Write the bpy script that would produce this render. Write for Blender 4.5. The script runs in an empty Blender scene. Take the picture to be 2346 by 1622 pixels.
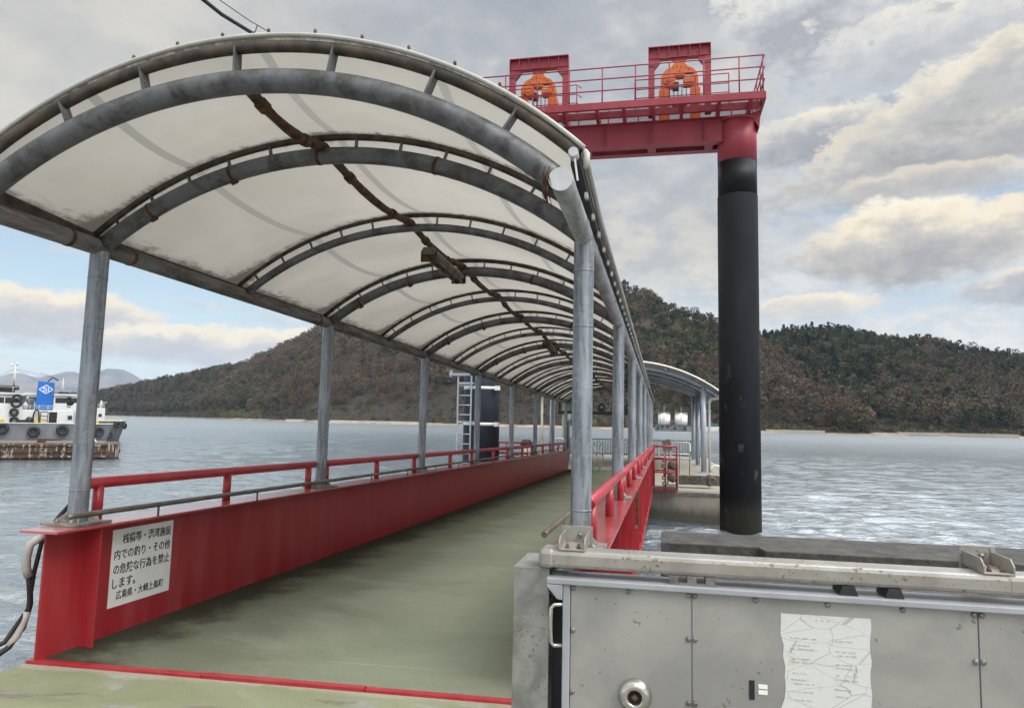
import bpy, math, random
import numpy as np
from mathutils import Vector, Matrix

R = math.radians
SC = bpy.context.scene
COL = SC.collection
random.seed(7)
RNG = np.random.default_rng(11)

# ---------------------------------------------------------------- camera
cam_d = bpy.data.cameras.new('camera')
cam_d.sensor_width = 36.0
cam_d.lens = 36.0 * 1647.57 / 2346.0
cam_d.clip_start = 0.05
cam_d.clip_end = 20000.0
cam = bpy.data.objects.new('camera', cam_d)
COL.objects.link(cam)
_r = Vector((0.97839884, 0.20584537, 0.01906307))
_u = Vector((4.14675876e-04, -9.41681683e-02, 9.95556218e-01))
_f = Vector((-0.20672577, 0.97404314, 0.09221939))
cam.matrix_world = Matrix(((_r.x, _u.x, -_f.x, 0.0), (_r.y, _u.y, -_f.y, 0.0), (_r.z, _u.z, -_f.z, 1.6), (0, 0, 0, 1)))
SC.camera = cam
SC.view_settings.view_transform = 'Standard'
SC.view_settings.look = 'None'
SC.view_settings.gamma = 1.0
SC.view_settings.use_curve_mapping = False
SC.view_settings.exposure = 0.0
SC.render.engine = 'CYCLES'
SC.cycles.max_bounces = 8
SC.cycles.transparent_max_bounces = 8
SC.cycles.volume_bounces = 1

# ---------------------------------------------------------------- node helpers
class NT:
    """small expression builder over a node tree"""
    def __init__(self, tree):
        self.t = tree
        self.n = tree.nodes
        self.l = tree.links
    def put(self, sock, v):
        if isinstance(v, bpy.types.NodeSocket):
            self.l.new(v, sock)
        elif isinstance(v, (tuple, list)):
            dv = list(v)
            if len(dv) == 3 and len(sock.default_value) == 4:
                dv.append(1.0)
            sock.default_value = dv
        else:
            try:
                sock.default_value = v
            except TypeError:
                sock.default_value = [v] * len(sock.default_value)
    def m(self, op, a, b=None, c=None, clamp=False):
        nd = self.n.new('ShaderNodeMath'); nd.operation = op; nd.use_clamp = clamp
        self.put(nd.inputs[0], a)
        if b is not None: self.put(nd.inputs[1], b)
        if c is not None: self.put(nd.inputs[2], c)
        return nd.outputs[0]
    def vm(self, op, a, b=None):
        nd = self.n.new('ShaderNodeVectorMath'); nd.operation = op
        self.put(nd.inputs[0], a)
        if b is not None:
            if op == 'SCALE': self.put(nd.inputs[3], b)
            else: self.put(nd.inputs[1], b)
        return nd.outputs[1] if op in ('DOT_PRODUCT', 'LENGTH') else nd.outputs[0]
    def smooth(self, x, lo, hi):
        nd = self.n.new('ShaderNodeMapRange'); nd.interpolation_type = 'SMOOTHSTEP'
        self.put(nd.inputs[0], x)
        if lo <= hi:
            nd.inputs[1].default_value = lo; nd.inputs[2].default_value = hi
            nd.inputs[3].default_value = 0.0; nd.inputs[4].default_value = 1.0
        else:
            nd.inputs[1].default_value = hi; nd.inputs[2].default_value = lo
            nd.inputs[3].default_value = 1.0; nd.inputs[4].default_value = 0.0
        return nd.outputs[0]
    def mix(self, f, a, b, mode='MIX'):
        nd = self.n.new('ShaderNodeMix'); nd.data_type = 'RGBA'; nd.blend_type = mode
        self.put(nd.inputs[0], f); self.put(nd.inputs[6], a); self.put(nd.inputs[7], b)
        return nd.outputs[2]
    def noise(self, vec, scale, detail=4.0, rough=0.55, dist=0.0):
        nd = self.n.new('ShaderNodeTexNoise')
        self.put(nd.inputs['Vector'], vec)
        nd.inputs['Scale'].default_value = scale; nd.inputs['Detail'].default_value = detail
        nd.inputs['Roughness'].default_value = rough; nd.inputs['Distortion'].default_value = dist
        return nd.outputs[0]
    def voro(self, vec, scale, feature='F1', rand=1.0):
        nd = self.n.new('ShaderNodeTexVoronoi'); nd.feature = feature
        self.put(nd.inputs['Vector'], vec); nd.inputs['Scale'].default_value = scale
        nd.inputs['Randomness'].default_value = rand
        return nd.outputs['Distance']
    def ramp(self, x, stops):
        nd = self.n.new('ShaderNodeValToRGB'); cr = nd.color_ramp
        while len(cr.elements) > 1: cr.elements.remove(cr.elements[-1])
        for i, (p, c) in enumerate(stops):
            e = cr.elements[0] if i == 0 else cr.elements.new(p)
            e.position = p
            e.color = (c[0], c[1], c[2], 1.0) if isinstance(c, (tuple, list)) else (c, c, c, 1.0)
        self.put(nd.inputs[0], x)
        return nd.outputs[0]
    def xyz(self, v):
        nd = self.n.new('ShaderNodeSeparateXYZ'); self.put(nd.inputs[0], v)
        return nd.outputs[0], nd.outputs[1], nd.outputs[2]
    def comb(self, x, y, z):
        nd = self.n.new('ShaderNodeCombineXYZ')
        self.put(nd.inputs[0], x); self.put(nd.inputs[1], y); self.put(nd.inputs[2], z)
        return nd.outputs[0]

# ---------------------------------------------------------------- world: sky with a broken cloud cover
SUN_EL, SUN_AZ = 48.0, 118.0          # degrees; azimuth clockwise from +Y (behind the camera, to its right)
world = bpy.data.worlds.new('World')
SC.world = world
world.use_nodes = True
w = NT(world.node_tree)
w.n.clear()
sky = w.n.new('ShaderNodeTexSky'); sky.sky_type = 'NISHITA'; sky.sun_disc = False
sky.sun_elevation = R(SUN_EL); sky.sun_rotation = R(SUN_AZ)
sky.air_density = 1.0; sky.dust_density = 1.2; sky.ozone_density = 1.0
SKY_STR = 0.11
BACKGAIN, RIGHTGAIN = 0.95, 6.6
tc = w.n.new('ShaderNodeTexCoord')
D = tc.outputs['Generated']
dx, dy, dz = w.xyz(D)
AZ = w.m('MULTIPLY', w.m('ARCTAN2', dx, dy), 57.2958)
EL = w.m('MULTIPLY', w.m('ARCSINE', dz), 57.2958)
zc = w.m('MAXIMUM', dz, 0.0)
den = w.m('ADD', zc, 0.10)
P = w.comb(w.m('DIVIDE', dx, den), w.m('DIVIDE', dy, den), 0.0)          # cloud deck seen in perspective
nA = w.noise(P, 0.75, 7.0, 0.58, 0.35)
nB = w.noise(w.vm('ADD', P, (7.3, 2.1, 0.0)), 2.6, 6.0, 0.6, 0.2)
AE = w.comb(w.m('MULTIPLY', AZ, 0.10), w.m('MULTIPLY', EL, 0.17), 0.0)
nC = w.noise(AE, 1.35, 7.0, 0.60, 0.3)
nD = w.noise(w.vm('ADD', AE, (3.1, 5.7, 0.0)), 3.4, 6.0, 0.6, 0.15)

def cl(*c): return tuple(x / SKY_STR for x in c)
def mul(*a):
    r_ = a[0]
    for q in a[1:]: r_ = w.m('MULTIPLY', r_, q)
    return r_
def add(*a):
    r_ = a[0]
    for q in a[1:]: r_ = w.m('ADD', r_, q)
    return r_
nC0 = w.m('SUBTRACT', nC, 0.5); nD0 = w.m('SUBTRACT', nD, 0.5)
nE0 = w.m('SUBTRACT', w.noise(w.vm('ADD', AE, (9.1, 1.7, 4.0)), 9.0, 5.0, 0.62, 0.2), 0.5)
blue = w.mix(1.0, sky.outputs[0], (1.30, 1.34, 1.28), 'MULTIPLY')
blue = w.mix(w.smooth(EL, 24.0, 0.0), blue, w.mix(0.5, blue, cl(0.66, 0.75, 0.79)))
# thin high veil, denser to the right
veil = w.smooth(add(nA, w.m('MULTIPLY', nB, 0.45), w.m('MULTIPLY', w.smooth(AZ, -6.0, 8.0), 0.14)), 0.62, 0.92)
col = w.mix(mul(veil, 0.92), blue, w.mix(w.smooth(nD, 0.40, 0.62), cl(0.60, 0.635, 0.68), cl(0.76, 0.75, 0.72)))
# grey stratus deck: thick high up and to the left, open low down on both sides
thick = w.smooth(add(EL, w.m('MULTIPLY', nC0, 14.0)), 12.5, 20.0)
rightgap = mul(w.smooth(add(AZ, w.m('MULTIPLY', nC0, 16.0)), 5.0, 11.0), w.smooth(add(nC, w.m('MULTIPLY', nD, 0.5)), 0.88, 0.74))
deck = mul(thick, w.m('SUBTRACT', 1.0, w.m('MULTIPLY', rightgap, 0.85)))
front = mul(w.smooth(AZ, -14.0, -6.0), w.smooth(EL, 7.0, 13.0), w.smooth(AZ, 12.0, 4.0))
deck = w.m('MAXIMUM', deck, w.m('MULTIPLY', front, 0.92))
tone = add(w.m('MULTIPLY', nA, 0.70), w.m('MULTIPLY', nB, 0.30), w.m('MULTIPLY', nD0, 0.28), w.m('MULTIPLY', nC0, 0.35))
decktone = w.ramp(tone, [(0.33, cl(0.355, 0.378, 0.425)), (0.50, cl(0.455, 0.475, 0.51)), (0.63, cl(0.63, 0.625, 0.61)), (0.78, cl(0.84, 0.80, 0.72))])
leftwarm = w.m('MULTIPLY', w.smooth(AZ, -18.0, -42.0), 0.80)
decktone = w.mix(leftwarm, decktone, w.mix(w.smooth(nC, 0.35, 0.65), cl(0.59, 0.58, 0.55), cl(0.70, 0.67, 0.605)))
decktone = w.mix(mul(w.smooth(EL, 21.0, 12.0), w.smooth(AZ, -16.0, -4.0), 0.62), decktone, w.mix(w.smooth(nD, 0.36, 0.62), cl(0.56, 0.54, 0.50), cl(0.82, 0.73, 0.58)))
col = w.mix(deck, col, decktone)
# lit cumulus banks, each placed by azimuth / elevation with a ragged edge
def bank(col, az, el, wa, we, rag=0.55, top=(0.93, 0.81, 0.61), mid=(0.60, 0.56, 0.51), low=(0.355, 0.34, 0.345), op=1.0, tilt=0.0):
    da = w.m('SUBTRACT', AZ, az)
    qa = w.m('DIVIDE', da, wa)
    qe = w.m('DIVIDE', w.m('SUBTRACT', w.m('SUBTRACT', EL, el), w.m('MULTIPLY', da, tilt)), we)
    qe2 = mul(qe, add(1.0, w.m('MULTIPLY', w.m('LESS_THAN', qe, 0.0), 0.35)))
    r2 = w.m('SQRT', add(mul(qa, qa), mul(qe2, qe2)))
    warp = add(w.m('MULTIPLY', nC0, rag * 2.2), w.m('MULTIPLY', nD0, rag * 1.7), w.m('MULTIPLY', nE0, rag * 0.45))
    d = add(r2, warp)
    soft = w.smooth(qe, 0.2, -0.6)                       # crisp top, soft underside
    mask = w.m('MULTIPLY', w.mix(soft, w.smooth(d, 1.08, 0.80), w.smooth(d, 1.18, 0.50)), op)
    sh = w.m('SUBTRACT', add(w.m('MULTIPLY', qe, 0.46), 0.50), w.m('MULTIPLY', w.m('SUBTRACT', 1.0, d), 0.34))
    sh = add(sh, w.m('MULTIPLY', nD0, 0.65), w.m('MULTIPLY', nE0, 0.22))
    tone = w.ramp(sh, [(0.10, cl(*low)), (0.42, cl(*mid)), (0.68, cl(*top)), (0.95, cl(1.0, 0.92, 0.74))])
    return w.mix(mask, col, tone)
W_T, W_M, W_L = (0.95, 0.84, 0.66), (0.62, 0.60, 0.58), (0.50, 0.505, 0.54)
col = bank(col, 10.5, 28.5, 7.5, 4.5, 0.95, (0.86, 0.83, 0.76), (0.60, 0.61, 0.63), (0.40, 0.415, 0.455), 0.9)
col = bank(col, 20.5, 25.5, 8.0, 3.2, 0.9, (0.80, 0.77, 0.72), (0.62, 0.62, 0.63), (0.50, 0.505, 0.53), 0.85)
col = bank(col, 12.0, 20.6, 6.5, 2.3, 0.75, (0.70, 0.66, 0.60), (0.45, 0.45, 0.47), (0.33, 0.335, 0.36), 0.95, 0.12)
col = bank(col, 19.0, 18.2, 11.0, 3.4, 0.7, (0.74, 0.68, 0.58), (0.52, 0.50, 0.48), (0.385, 0.375, 0.375), 0.95, 0.15)
col = bank(col, 19.5, 20.6, 9.5, 3.6, 0.75, top=(0.80, 0.72, 0.59), mid=(0.54, 0.525, 0.50), low=(0.37, 0.365, 0.375), op=0.85, tilt=0.36)
col = bank(col, 19.5, 16.6, 8.0, 1.3, 0.8, (0.95, 0.82, 0.62), (0.66, 0.62, 0.56), (0.52, 0.50, 0.49), 0.55)
col = bank(col, 17.5, 12.2, 9.4, 3.5, 0.55, low=(0.385, 0.37, 0.37))
col = bank(col, 25.5, 9.3, 5.5, 1.7, 0.7, (0.80, 0.72, 0.60), (0.47, 0.46, 0.48), (0.38, 0.38, 0.42), 0.95)
col = bank(col, 11.0, 8.6, 4.5, 1.3, 0.7, (0.95, 0.82, 0.62), (0.70, 0.66, 0.60), (0.58, 0.56, 0.55), 0.9)
col = bank(col, -45.5, 6.0, 9.0, 2.4, 0.5, W_T, W_M, W_L)
col = bank(col, -36.0, 4.7, 7.0, 2.0, 0.6, W_T, W_M, W_L)
col = bank(col, -29.5, 4.8, 6.0, 1.8, 0.6, W_T, W_M, (0.55, 0.55, 0.58))
col = w.mix(mul(w.smooth(EL, 9.5, 4.5), w.smooth(AZ, 0.0, 10.0), 0.65), col, w.mix(w.smooth(nD, 0.4, 0.6), cl(0.70, 0.70, 0.69), cl(0.84, 0.80, 0.72)))
# horizon brightening; brighter cloud overhead and behind (towards the sun)
col = w.mix(w.m('MULTIPLY', w.smooth(EL, 5.0, 0.0), 0.55), col, cl(0.70, 0.72, 0.74))
back = w.m('MULTIPLY', w.smooth(dy, 0.35, -0.45), 0.55)
over = w.smooth(EL, 33.0, 55.0)
gain = add(1.0, w.m('MULTIPLY', w.m('MAXIMUM', back, over), BACKGAIN), mul(w.smooth(AZ, -14.0, 16.0), w.smooth(EL, 31.0, 40.0), w.smooth(EL, 75.0, 55.0), RIGHTGAIN), mul(w.smooth(AZ, -12.0, -40.0), w.smooth(dy, -0.1, 0.3), w.smooth(EL, 29.0, 38.0), w.smooth(EL, 75.0, 55.0), 2.2))
col = w.vm('SCALE', col, gain)
bg = w.n.new('ShaderNodeBackground'); bg.inputs['Strength'].default_value = SKY_STR
w.l.new(col, bg.inputs['Color'])
wo = w.n.new('ShaderNodeOutputWorld'); w.l.new(bg.outputs[0], wo.inputs['Surface'])

sun_d = bpy.data.lights.new('sun', 'SUN')
sun_d.energy = 1.5; sun_d.angle = R(22.0); sun_d.color = (1.0, 0.93, 0.82)
sun = bpy.data.objects.new('sun', sun_d); COL.objects.link(sun)
_sd = Vector((math.sin(R(SUN_AZ)) * math.cos(R(SUN_EL)), math.cos(R(SUN_AZ)) * math.cos(R(SUN_EL)), math.sin(R(SUN_EL))))
sun.rotation_euler = _sd.to_track_quat('Z', 'Y').to_euler()
sun.location = (10, -20, 30)

# ---------------------------------------------------------------- materials
def new_mat(name):
    m = bpy.data.materials.new(name); m.use_nodes = True
    t = NT(m.node_tree)
    bsdf = t.n['Principled BSDF']
    tcn = t.n.new('ShaderNodeTexCoord')
    return m, t, bsdf, tcn.outputs['Object']

def stretch(t, v, s):
    return t.vm('MULTIPLY', v, s)

def bump(t, bsdf, h, strength=0.3, dist=0.02):
    b = t.n.new('ShaderNodeBump'); b.inputs['Strength'].default_value = strength
    b.inputs['Distance'].default_value = dist
    t.put(b.inputs['Height'], h)
    t.l.new(b.outputs[0], bsdf.inputs['Normal'])

def simple(name, c, rough=0.5, metal=0.0, var=0.25, scale=4.0, st=(1, 1, 1), c2=None, bmp=0.0):
    m, t, b, v = new_mat(name)
    n = t.noise(stretch(t, v, st), scale, 6.0, 0.6)
    lo = tuple(x * (1 - var) for x in c); hi = tuple(min(1, x * (1 + var)) for x in c)
    colr = t.mix(t.smooth(n, 0.3, 0.7), lo, c2 or hi)
    t.put(b.inputs['Base Color'], colr)
    t.put(b.inputs['Roughness'], t.m('ADD', rough - 0.08, t.m('MULTIPLY', n, 0.16)))
    b.inputs['Metallic'].default_value = metal
    if bmp: bump(t, b, n, bmp, 0.01)
    return m

M = {}
def galv(name, base, dark, streak=(6, 6, 0.7), rust=0.0, metal=0.35, rough=0.48):
    m, t, b, v = new_mat(name)
    n1 = t.noise(stretch(t, v, streak), 2.2, 6.0, 0.62, 0.4)
    n2 = t.noise(v, 26.0, 4.0, 0.6)
    n3 = t.noise(v, 1.1, 4.0, 0.6)
    c = t.mix(t.smooth(n1, 0.36, 0.66), dark, base)
    c = t.mix(t.m('MULTIPLY', t.smooth(n2, 0.45, 0.75), 0.35), c, tuple(min(1, x * 1.35) for x in base))
    if rust:
        c = t.mix(t.m('MULTIPLY', t.smooth(t.m('ADD', n3, t.m('MULTIPLY', n2, 0.25)), 0.70, 0.82), rust), c, (0.11, 0.05, 0.022))
    t.put(b.inputs['Base Color'], c)
    t.put(b.inputs['Roughness'], t.m('ADD', rough - 0.1, t.m('MULTIPLY', n1, 0.2)))
    b.inputs['Metallic'].default_value = metal
    bump(t, b, n2, 0.12, 0.004)
    return m
M['column'] = galv('galvanised_column', (0.29, 0.315, 0.35), (0.135, 0.145, 0.155), streak=(9, 9, 0.8))
M['rib'] = galv('galvanised_rib', (0.135, 0.138, 0.146), (0.055, 0.053, 0.051), streak=(3, 3, 3), rust=0.45)
M['beam'] = galv('galvanised_beam', (0.17, 0.162, 0.152), (0.070, 0.060, 0.050), streak=(5, 1.0, 5), rust=0.55)
M['beamclean'] = galv('galvanised_beam_clean', (0.36, 0.37, 0.38), (0.20, 0.20, 0.20), streak=(5, 1.0, 5))
M['capwhite'] = simple('pale_cap', (0.45, 0.45, 0.455), 0.5, 0.1, 0.12, 6.0)
M['baseplate'] = galv('galvanised_plate', (0.32, 0.30, 0.27), (0.17, 0.15, 0.13), streak=(4, 4, 4), rust=0.6)
M['shelter'] = galv('shelter_steel', (0.42, 0.46, 0.52), (0.27, 0.30, 0.34), streak=(6, 6, 0.6))
M['shelterpaint'] = simple('shelter_under', (0.16, 0.19, 0.21), 0.5, 0.0, 0.2, 2.0)
M['rust'] = simple('rusty_steel', (0.055, 0.030, 0.018), 0.85, 0.1, 0.6, 14.0, c2=(0.13, 0.062, 0.028), bmp=0.5)
M['rustlight'] = simple('rusty_fitting', (0.13, 0.105, 0.085), 0.8, 0.1, 0.5, 10.0, c2=(0.20, 0.17, 0.14), bmp=0.4)
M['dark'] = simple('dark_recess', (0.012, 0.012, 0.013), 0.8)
M['railtrim'] = simple('grimy_trim', (0.045, 0.038, 0.032), 0.8, 0.0, 0.5, 8.0, c2=(0.09, 0.07, 0.05))
M['railblack'] = simple('dark_trim', (0.02, 0.021, 0.022), 0.6, 0.0, 0.4, 8.0)
M['clip'] = simple('pale_clip', (0.42, 0.42, 0.38), 0.5, 0.2, 0.2, 8.0)

def redpaint(name, base, fade, rough=0.38, streak=(3, 3, 0.5), grime=0.5):
    m, t, b, v = new_mat(name)
    n1 = t.noise(stretch(t, v, streak), 1.6, 6.0, 0.6, 0.2)
    n2 = t.noise(stretch(t, v, (9, 9, 1.2)), 2.5, 5.0, 0.65)
    n3 = t.noise(v, 40.0, 3.0, 0.6)
    c = t.mix(t.smooth(n1, 0.35, 0.72), base, fade)
    c = t.mix(t.m('MULTIPLY', t.smooth(n2, 0.60, 0.78), grime), c, (0.115, 0.030, 0.030))
    c = t.mix(t.m('MULTIPLY', t.smooth(n3, 0.67, 0.74), 0.5), c, (0.10, 0.05, 0.04))
    t.put(b.inputs['Base Color'], c)
    t.put(b.inputs['Roughness'], t.m('ADD', rough - 0.1, t.m('MULTIPLY', n1, 0.22)))
    bump(t, b, n3, 0.08, 0.003)
    return m
M['red'] = redpaint('red_paint', (0.285, 0.017, 0.023), (0.325, 0.044, 0.048), rough=0.36, grime=0.65)
M['redtop'] = redpaint('sky_sheen_red_paint', (0.36, 0.040, 0.044), (0.44, 0.10, 0.10), rough=0.30, streak=(2, 0.6, 2), grime=0.15)  # lighter red: sky sheen on the flange tops painted into the colour
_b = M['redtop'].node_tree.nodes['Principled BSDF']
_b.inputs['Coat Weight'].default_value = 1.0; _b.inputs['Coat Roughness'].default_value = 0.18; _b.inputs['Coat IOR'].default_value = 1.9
M['redrail'] = redpaint('red_rail_paint', (0.32, 0.016, 0.024), (0.37, 0.040, 0.046), rough=0.34)
M['redgantry'] = redpaint('dark_red_gantry_paint', (0.235, 0.014, 0.026), (0.285, 0.036, 0.050), rough=0.5, streak=(0.8, 0.8, 0.4), grime=0.3)
M['orange'] = redpaint('orange_hoist_paint', (0.46, 0.085, 0.006), (0.52, 0.12, 0.010), rough=0.5)
M['orangedark'] = redpaint('red_hook_paint', (0.28, 0.035, 0.02), (0.33, 0.05, 0.03), rough=0.5)
M['steeldark'] = simple('dark_steel', (0.03, 0.032, 0.035), 0.5, 0.4)
M['grey_label'] = simple('grey_plate', (0.34, 0.34, 0.32), 0.4, 0.2)

# deck: green anti-slip coat with dark wet moss along the left girder and pale worn patches
m, t, b, v = new_mat('green_deck_coating')
x, y, z = t.xyz(v)
n1 = t.noise(stretch(t, v, (0.55, 1.0, 1)), 1.15, 7.0, 0.64, 0.5)
n2 = t.noise(v, 60.0, 3.0, 0.6)
n3 = t.noise(stretch(t, v, (0.9, 1.15, 1)), 1.7, 8.0, 0.70, 0.15)
c = t.mix(t.smooth(n1, 0.30, 0.72), (0.158, 0.172, 0.118), (0.200, 0.215, 0.155))
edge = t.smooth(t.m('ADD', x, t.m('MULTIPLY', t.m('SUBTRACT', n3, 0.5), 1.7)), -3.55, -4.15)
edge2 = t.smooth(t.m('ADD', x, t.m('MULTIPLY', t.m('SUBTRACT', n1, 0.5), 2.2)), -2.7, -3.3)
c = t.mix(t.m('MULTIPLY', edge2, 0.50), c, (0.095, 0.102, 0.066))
c = t.mix(t.m('MULTIPLY', t.smooth(y, 8.0, 20.0), 0.40), c, (0.085, 0.090, 0.058))  # shade deeper under the canopy painted into the deck colour
c = t.mix(t.m('MULTIPLY', t.smooth(t.m('ADD', n3, t.m('MULTIPLY', n1, 0.4)), 0.80, 0.95), 0.45), c, (0.26, 0.25, 0.19))
c = t.mix(t.m('MULTIPLY', t.smooth(n2, 0.5, 0.75), 0.22), c, (0.06, 0.06, 0.04))
jn = t.m('ABSOLUTE', t.m('SUBTRACT', t.m('SUBTRACT', y, t.m('MULTIPLY', x, 0.05)), t.m('ADD', 5.10, t.m('MULTIPLY', n3, 0.05))))
c = t.mix(t.m('MULTIPLY', t.m('MULTIPLY', t.smooth(jn, 0.012, 0.004), t.smooth(n1, 0.40, 0.60)), 0.35), c, (0.36, 0.35, 0.29))
n6 = t.noise(v, 22.0, 5.0, 0.7)
c = t.mix(t.m('MULTIPLY', t.smooth(n6, 0.60, 0.72), 0.35), c, (0.075, 0.072, 0.055))
c = t.mix(t.m('MULTIPLY', t.smooth(n6, 0.40, 0.30), 0.20), c, (0.33, 0.33, 0.26))
c = t.mix(t.m('MULTIPLY', edge, 0.90), c, (0.026, 0.026, 0.017))
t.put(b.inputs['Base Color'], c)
t.put(b.inputs['Roughness'], t.m('SUBTRACT', 0.88, t.m('MULTIPLY', edge, 0.15))); b.inputs['Specular IOR Level'].default_value = 0.18
n7 = t.noise(v, 160.0, 2.0, 0.5)
bump(t, b, t.m('ADD', n2, n7), 0.5, 0.004)
M['deck'] = m

m, t, b, v = new_mat('quay_green_coating')
x, y, z = t.xyz(v)
n1 = t.noise(stretch(t, v, (0.9, 1.4, 1)), 1.3, 7.0, 0.62, 0.6)
n2 = t.noise(v, 55.0, 3.0, 0.6)
n3 = t.noise(stretch(t, v, (1.0, 2.6, 1)), 1.7, 6.0, 0.6, 0.5)
c = t.mix(t.smooth(n1, 0.30, 0.70), (0.190, 0.205, 0.120), (0.238, 0.252, 0.162))
worn = t.smooth(t.m('SUBTRACT', t.m('ADD', n3, t.m('MULTIPLY', n1, 0.35)), t.m('MULTIPLY', y, 0.10)), 0.27, 0.37)
bare = t.mix(t.smooth(n1, 0.4, 0.6), (0.115, 0.098, 0.082), (0.30, 0.30, 0.29))
c = t.mix(t.m('MULTIPLY', worn, 0.8), c, bare)
ed = t.smooth(t.m('ADD', t.m('SUBTRACT', y, t.m('MULTIPLY', x, 0.0437)), t.m('MULTIPLY', t.m('SUBTRACT', n3, 0.5), 0.35)), 4.53, 4.60)
c = t.mix(t.m('MULTIPLY', ed, 0.75), c, (0.33, 0.30, 0.25))
c = t.mix(t.m('MULTIPLY', t.smooth(n2, 0.5, 0.75), 0.25), c, (0.08, 0.08, 0.05))
t.put(b.inputs['Base Color'], c); b.inputs['Roughness'].default_value = 0.85; b.inputs['Specular IOR Level'].default_value = 0.25
bump(t, b, n2, 0.3, 0.004)
M['quay'] = m

def concrete(name, a, bcol, scale=3.0, spots=0.6, spotcol=(0.05, 0.045, 0.04), bmp=0.5, spotscale=16.0):
    m, t, b, v = new_mat(name)
    n1 = t.noise(v, scale, 7.0, 0.65, 0.3)
    n2 = t.noise(v, spotscale, 5.0, 0.7)
    n3 = t.noise(v, 70.0, 3.0, 0.6)
    c = t.mix(t.smooth(n1, 0.32, 0.68), a, bcol)
    c = t.mix(t.m('MULTIPLY', t.smooth(n2, 0.54, 0.72), spots), c, spotcol)
    c = t.mix(t.m('MULTIPLY', n3, 0.25), c, tuple(x * 0.6 for x in a))
    t.put(b.inputs['Base Color'], c); b.inputs['Roughness'].default_value = 0.85
    bump(t, b, t.m('ADD', n2, t.m('MULTIPLY', n3, 0.5)), bmp, 0.01)
    return m
M['concrete'] = concrete('pontoon_concrete', (0.40, 0.375, 0.32), (0.28, 0.26, 0.215), 1.0, 0.4)
_t = NT(M['concrete'].node_tree); _bs = _t.n['Principled BSDF']; _src = _bs.inputs['Base Color'].links[0].from_socket
_oc = _t.n.new('ShaderNodeTexCoord').outputs['Object']; _z = _t.xyz(_oc)[2]; _n = _t.noise(stretch(_t, _oc, (1, 1, 0.4)), 1.3, 6.0, 0.65)
_c = _t.mix(_t.m('MULTIPLY', _t.smooth(_t.m('ADD', _z, _t.m('MULTIPLY', _n, 0.5)), -0.75, -1.15), 0.85), _src, (0.055, 0.052, 0.036))
_c = _t.mix(_t.m('MULTIPLY', _t.smooth(_t.noise(stretch(_t, _oc, (2, 2, 0.25)), 1.1, 5.0, 0.6), 0.58, 0.70), 0.5), _c, (0.20, 0.13, 0.07))
_t.put(_bs.inputs['Base Color'], _c)
M['wall'] = concrete('weathered_wall_concrete', (0.088, 0.080, 0.070), (0.032, 0.029, 0.026), 8.0, 0.85, (0.022, 0.021, 0.019), 1.0, 17.0)
M['quayside'] = concrete('quay_side_concrete', (0.30, 0.285, 0.25), (0.20, 0.19, 0.17), 2.0, 0.5)
M['seawall'] = concrete('far_sea_wall_concrete', (0.46, 0.42, 0.34), (0.34, 0.31, 0.26), 0.15, 0.3)

def stainless(name, a, bcol, rust=0.7, rough=0.42, metal=0.25, scale=1.6, spotscale=28.0, thr=0.665):
    m, t, b, v = new_mat(name)
    n1 = t.noise(v, scale, 6.0, 0.6, 0.6)
    n2 = t.noise(v, spotscale, 3.0, 0.55)
    n3 = t.noise(v, 5.0, 4.0, 0.6)
    n4 = t.noise(v, 150.0, 2.0, 0.5)
    c = t.mix(t.smooth(n1, 0.34, 0.66), a, bcol)
    k = t.smooth(t.m('ADD', n2, t.m('MULTIPLY', t.m('SUBTRACT', n3, 0.5), 0.5)), thr, thr + 0.05)
    c = t.mix(t.m('MULTIPLY', k, rust), c, (0.12, 0.085, 0.055))
    k2 = t.smooth(t.noise(t.vm('ADD', v, (5.0, 3.0, 1.0)), spotscale * 2.2, 3.0, 0.6), 0.69, 0.74)
    c = t.mix(t.m('MULTIPLY', k2, rust * 0.8), c, (0.09, 0.08, 0.07))
    c = t.mix(t.m('MULTIPLY', n4, 0.12), c, (0.2, 0.2, 0.2))
    t.put(b.inputs['Base Color'], c)
    t.put(b.inputs['Roughness'], t.m('ADD', rough, t.m('MULTIPLY', k, 0.3)))
    b.inputs['Metallic'].default_value = metal
    bump(t, b, n1, 0.04, 0.01)
    return m
M['panel'] = stainless('dull_steel_panel', (0.370, 0.360, 0.332), (0.270, 0.263, 0.246), rust=0.6, spotscale=46.0, thr=0.70)
M['toprail'] = stainless('pitted_top_rail', (0.345, 0.33, 0.295), (0.255, 0.235, 0.205), rust=0.8, scale=4.0, spotscale=60.0, thr=0.63, rough=0.33)
M['post'] = stainless('mottled_post', (0.30, 0.295, 0.275), (0.17, 0.165, 0.155), rust=0.7, scale=7.0, spotscale=60.0, thr=0.62)
M['frame'] = simple('grey_frame_paint', (0.32, 0.33, 0.35), 0.4, 0.1, 0.12, 3.0)
M['bolt'] = simple('bolt_steel', (0.22, 0.21, 0.20), 0.4, 0.6, 0.3, 20.0)
M['rustbolt'] = simple('rusty_bolt', (0.14, 0.075, 0.04), 0.8, 0.2, 0.4, 30.0)
M['chrome'] = simple('polished_steel', (0.52, 0.50, 0.46), 0.2, 0.9, 0.15, 5.0)
M['bronze'] = galv('dull_grab_rail', (0.20, 0.175, 0.14), (0.095, 0.08, 0.062), streak=(4, 1, 4), metal=0.5, rough=0.42)
M['white'] = simple('white_paint', (0.74, 0.74, 0.71), 0.45, 0.0, 0.08, 2.0)
M['sticker'] = simple('white_sticker', (0.76, 0.76, 0.72), 0.5, 0.0, 0.05, 4.0)
M['ink'] = simple('black_ink', (0.012, 0.012, 0.014), 0.5)
M['pvc'] = simple('grey_white_conduit', (0.44, 0.41, 0.38), 0.5, 0.0, 0.15, 6.0)
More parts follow.
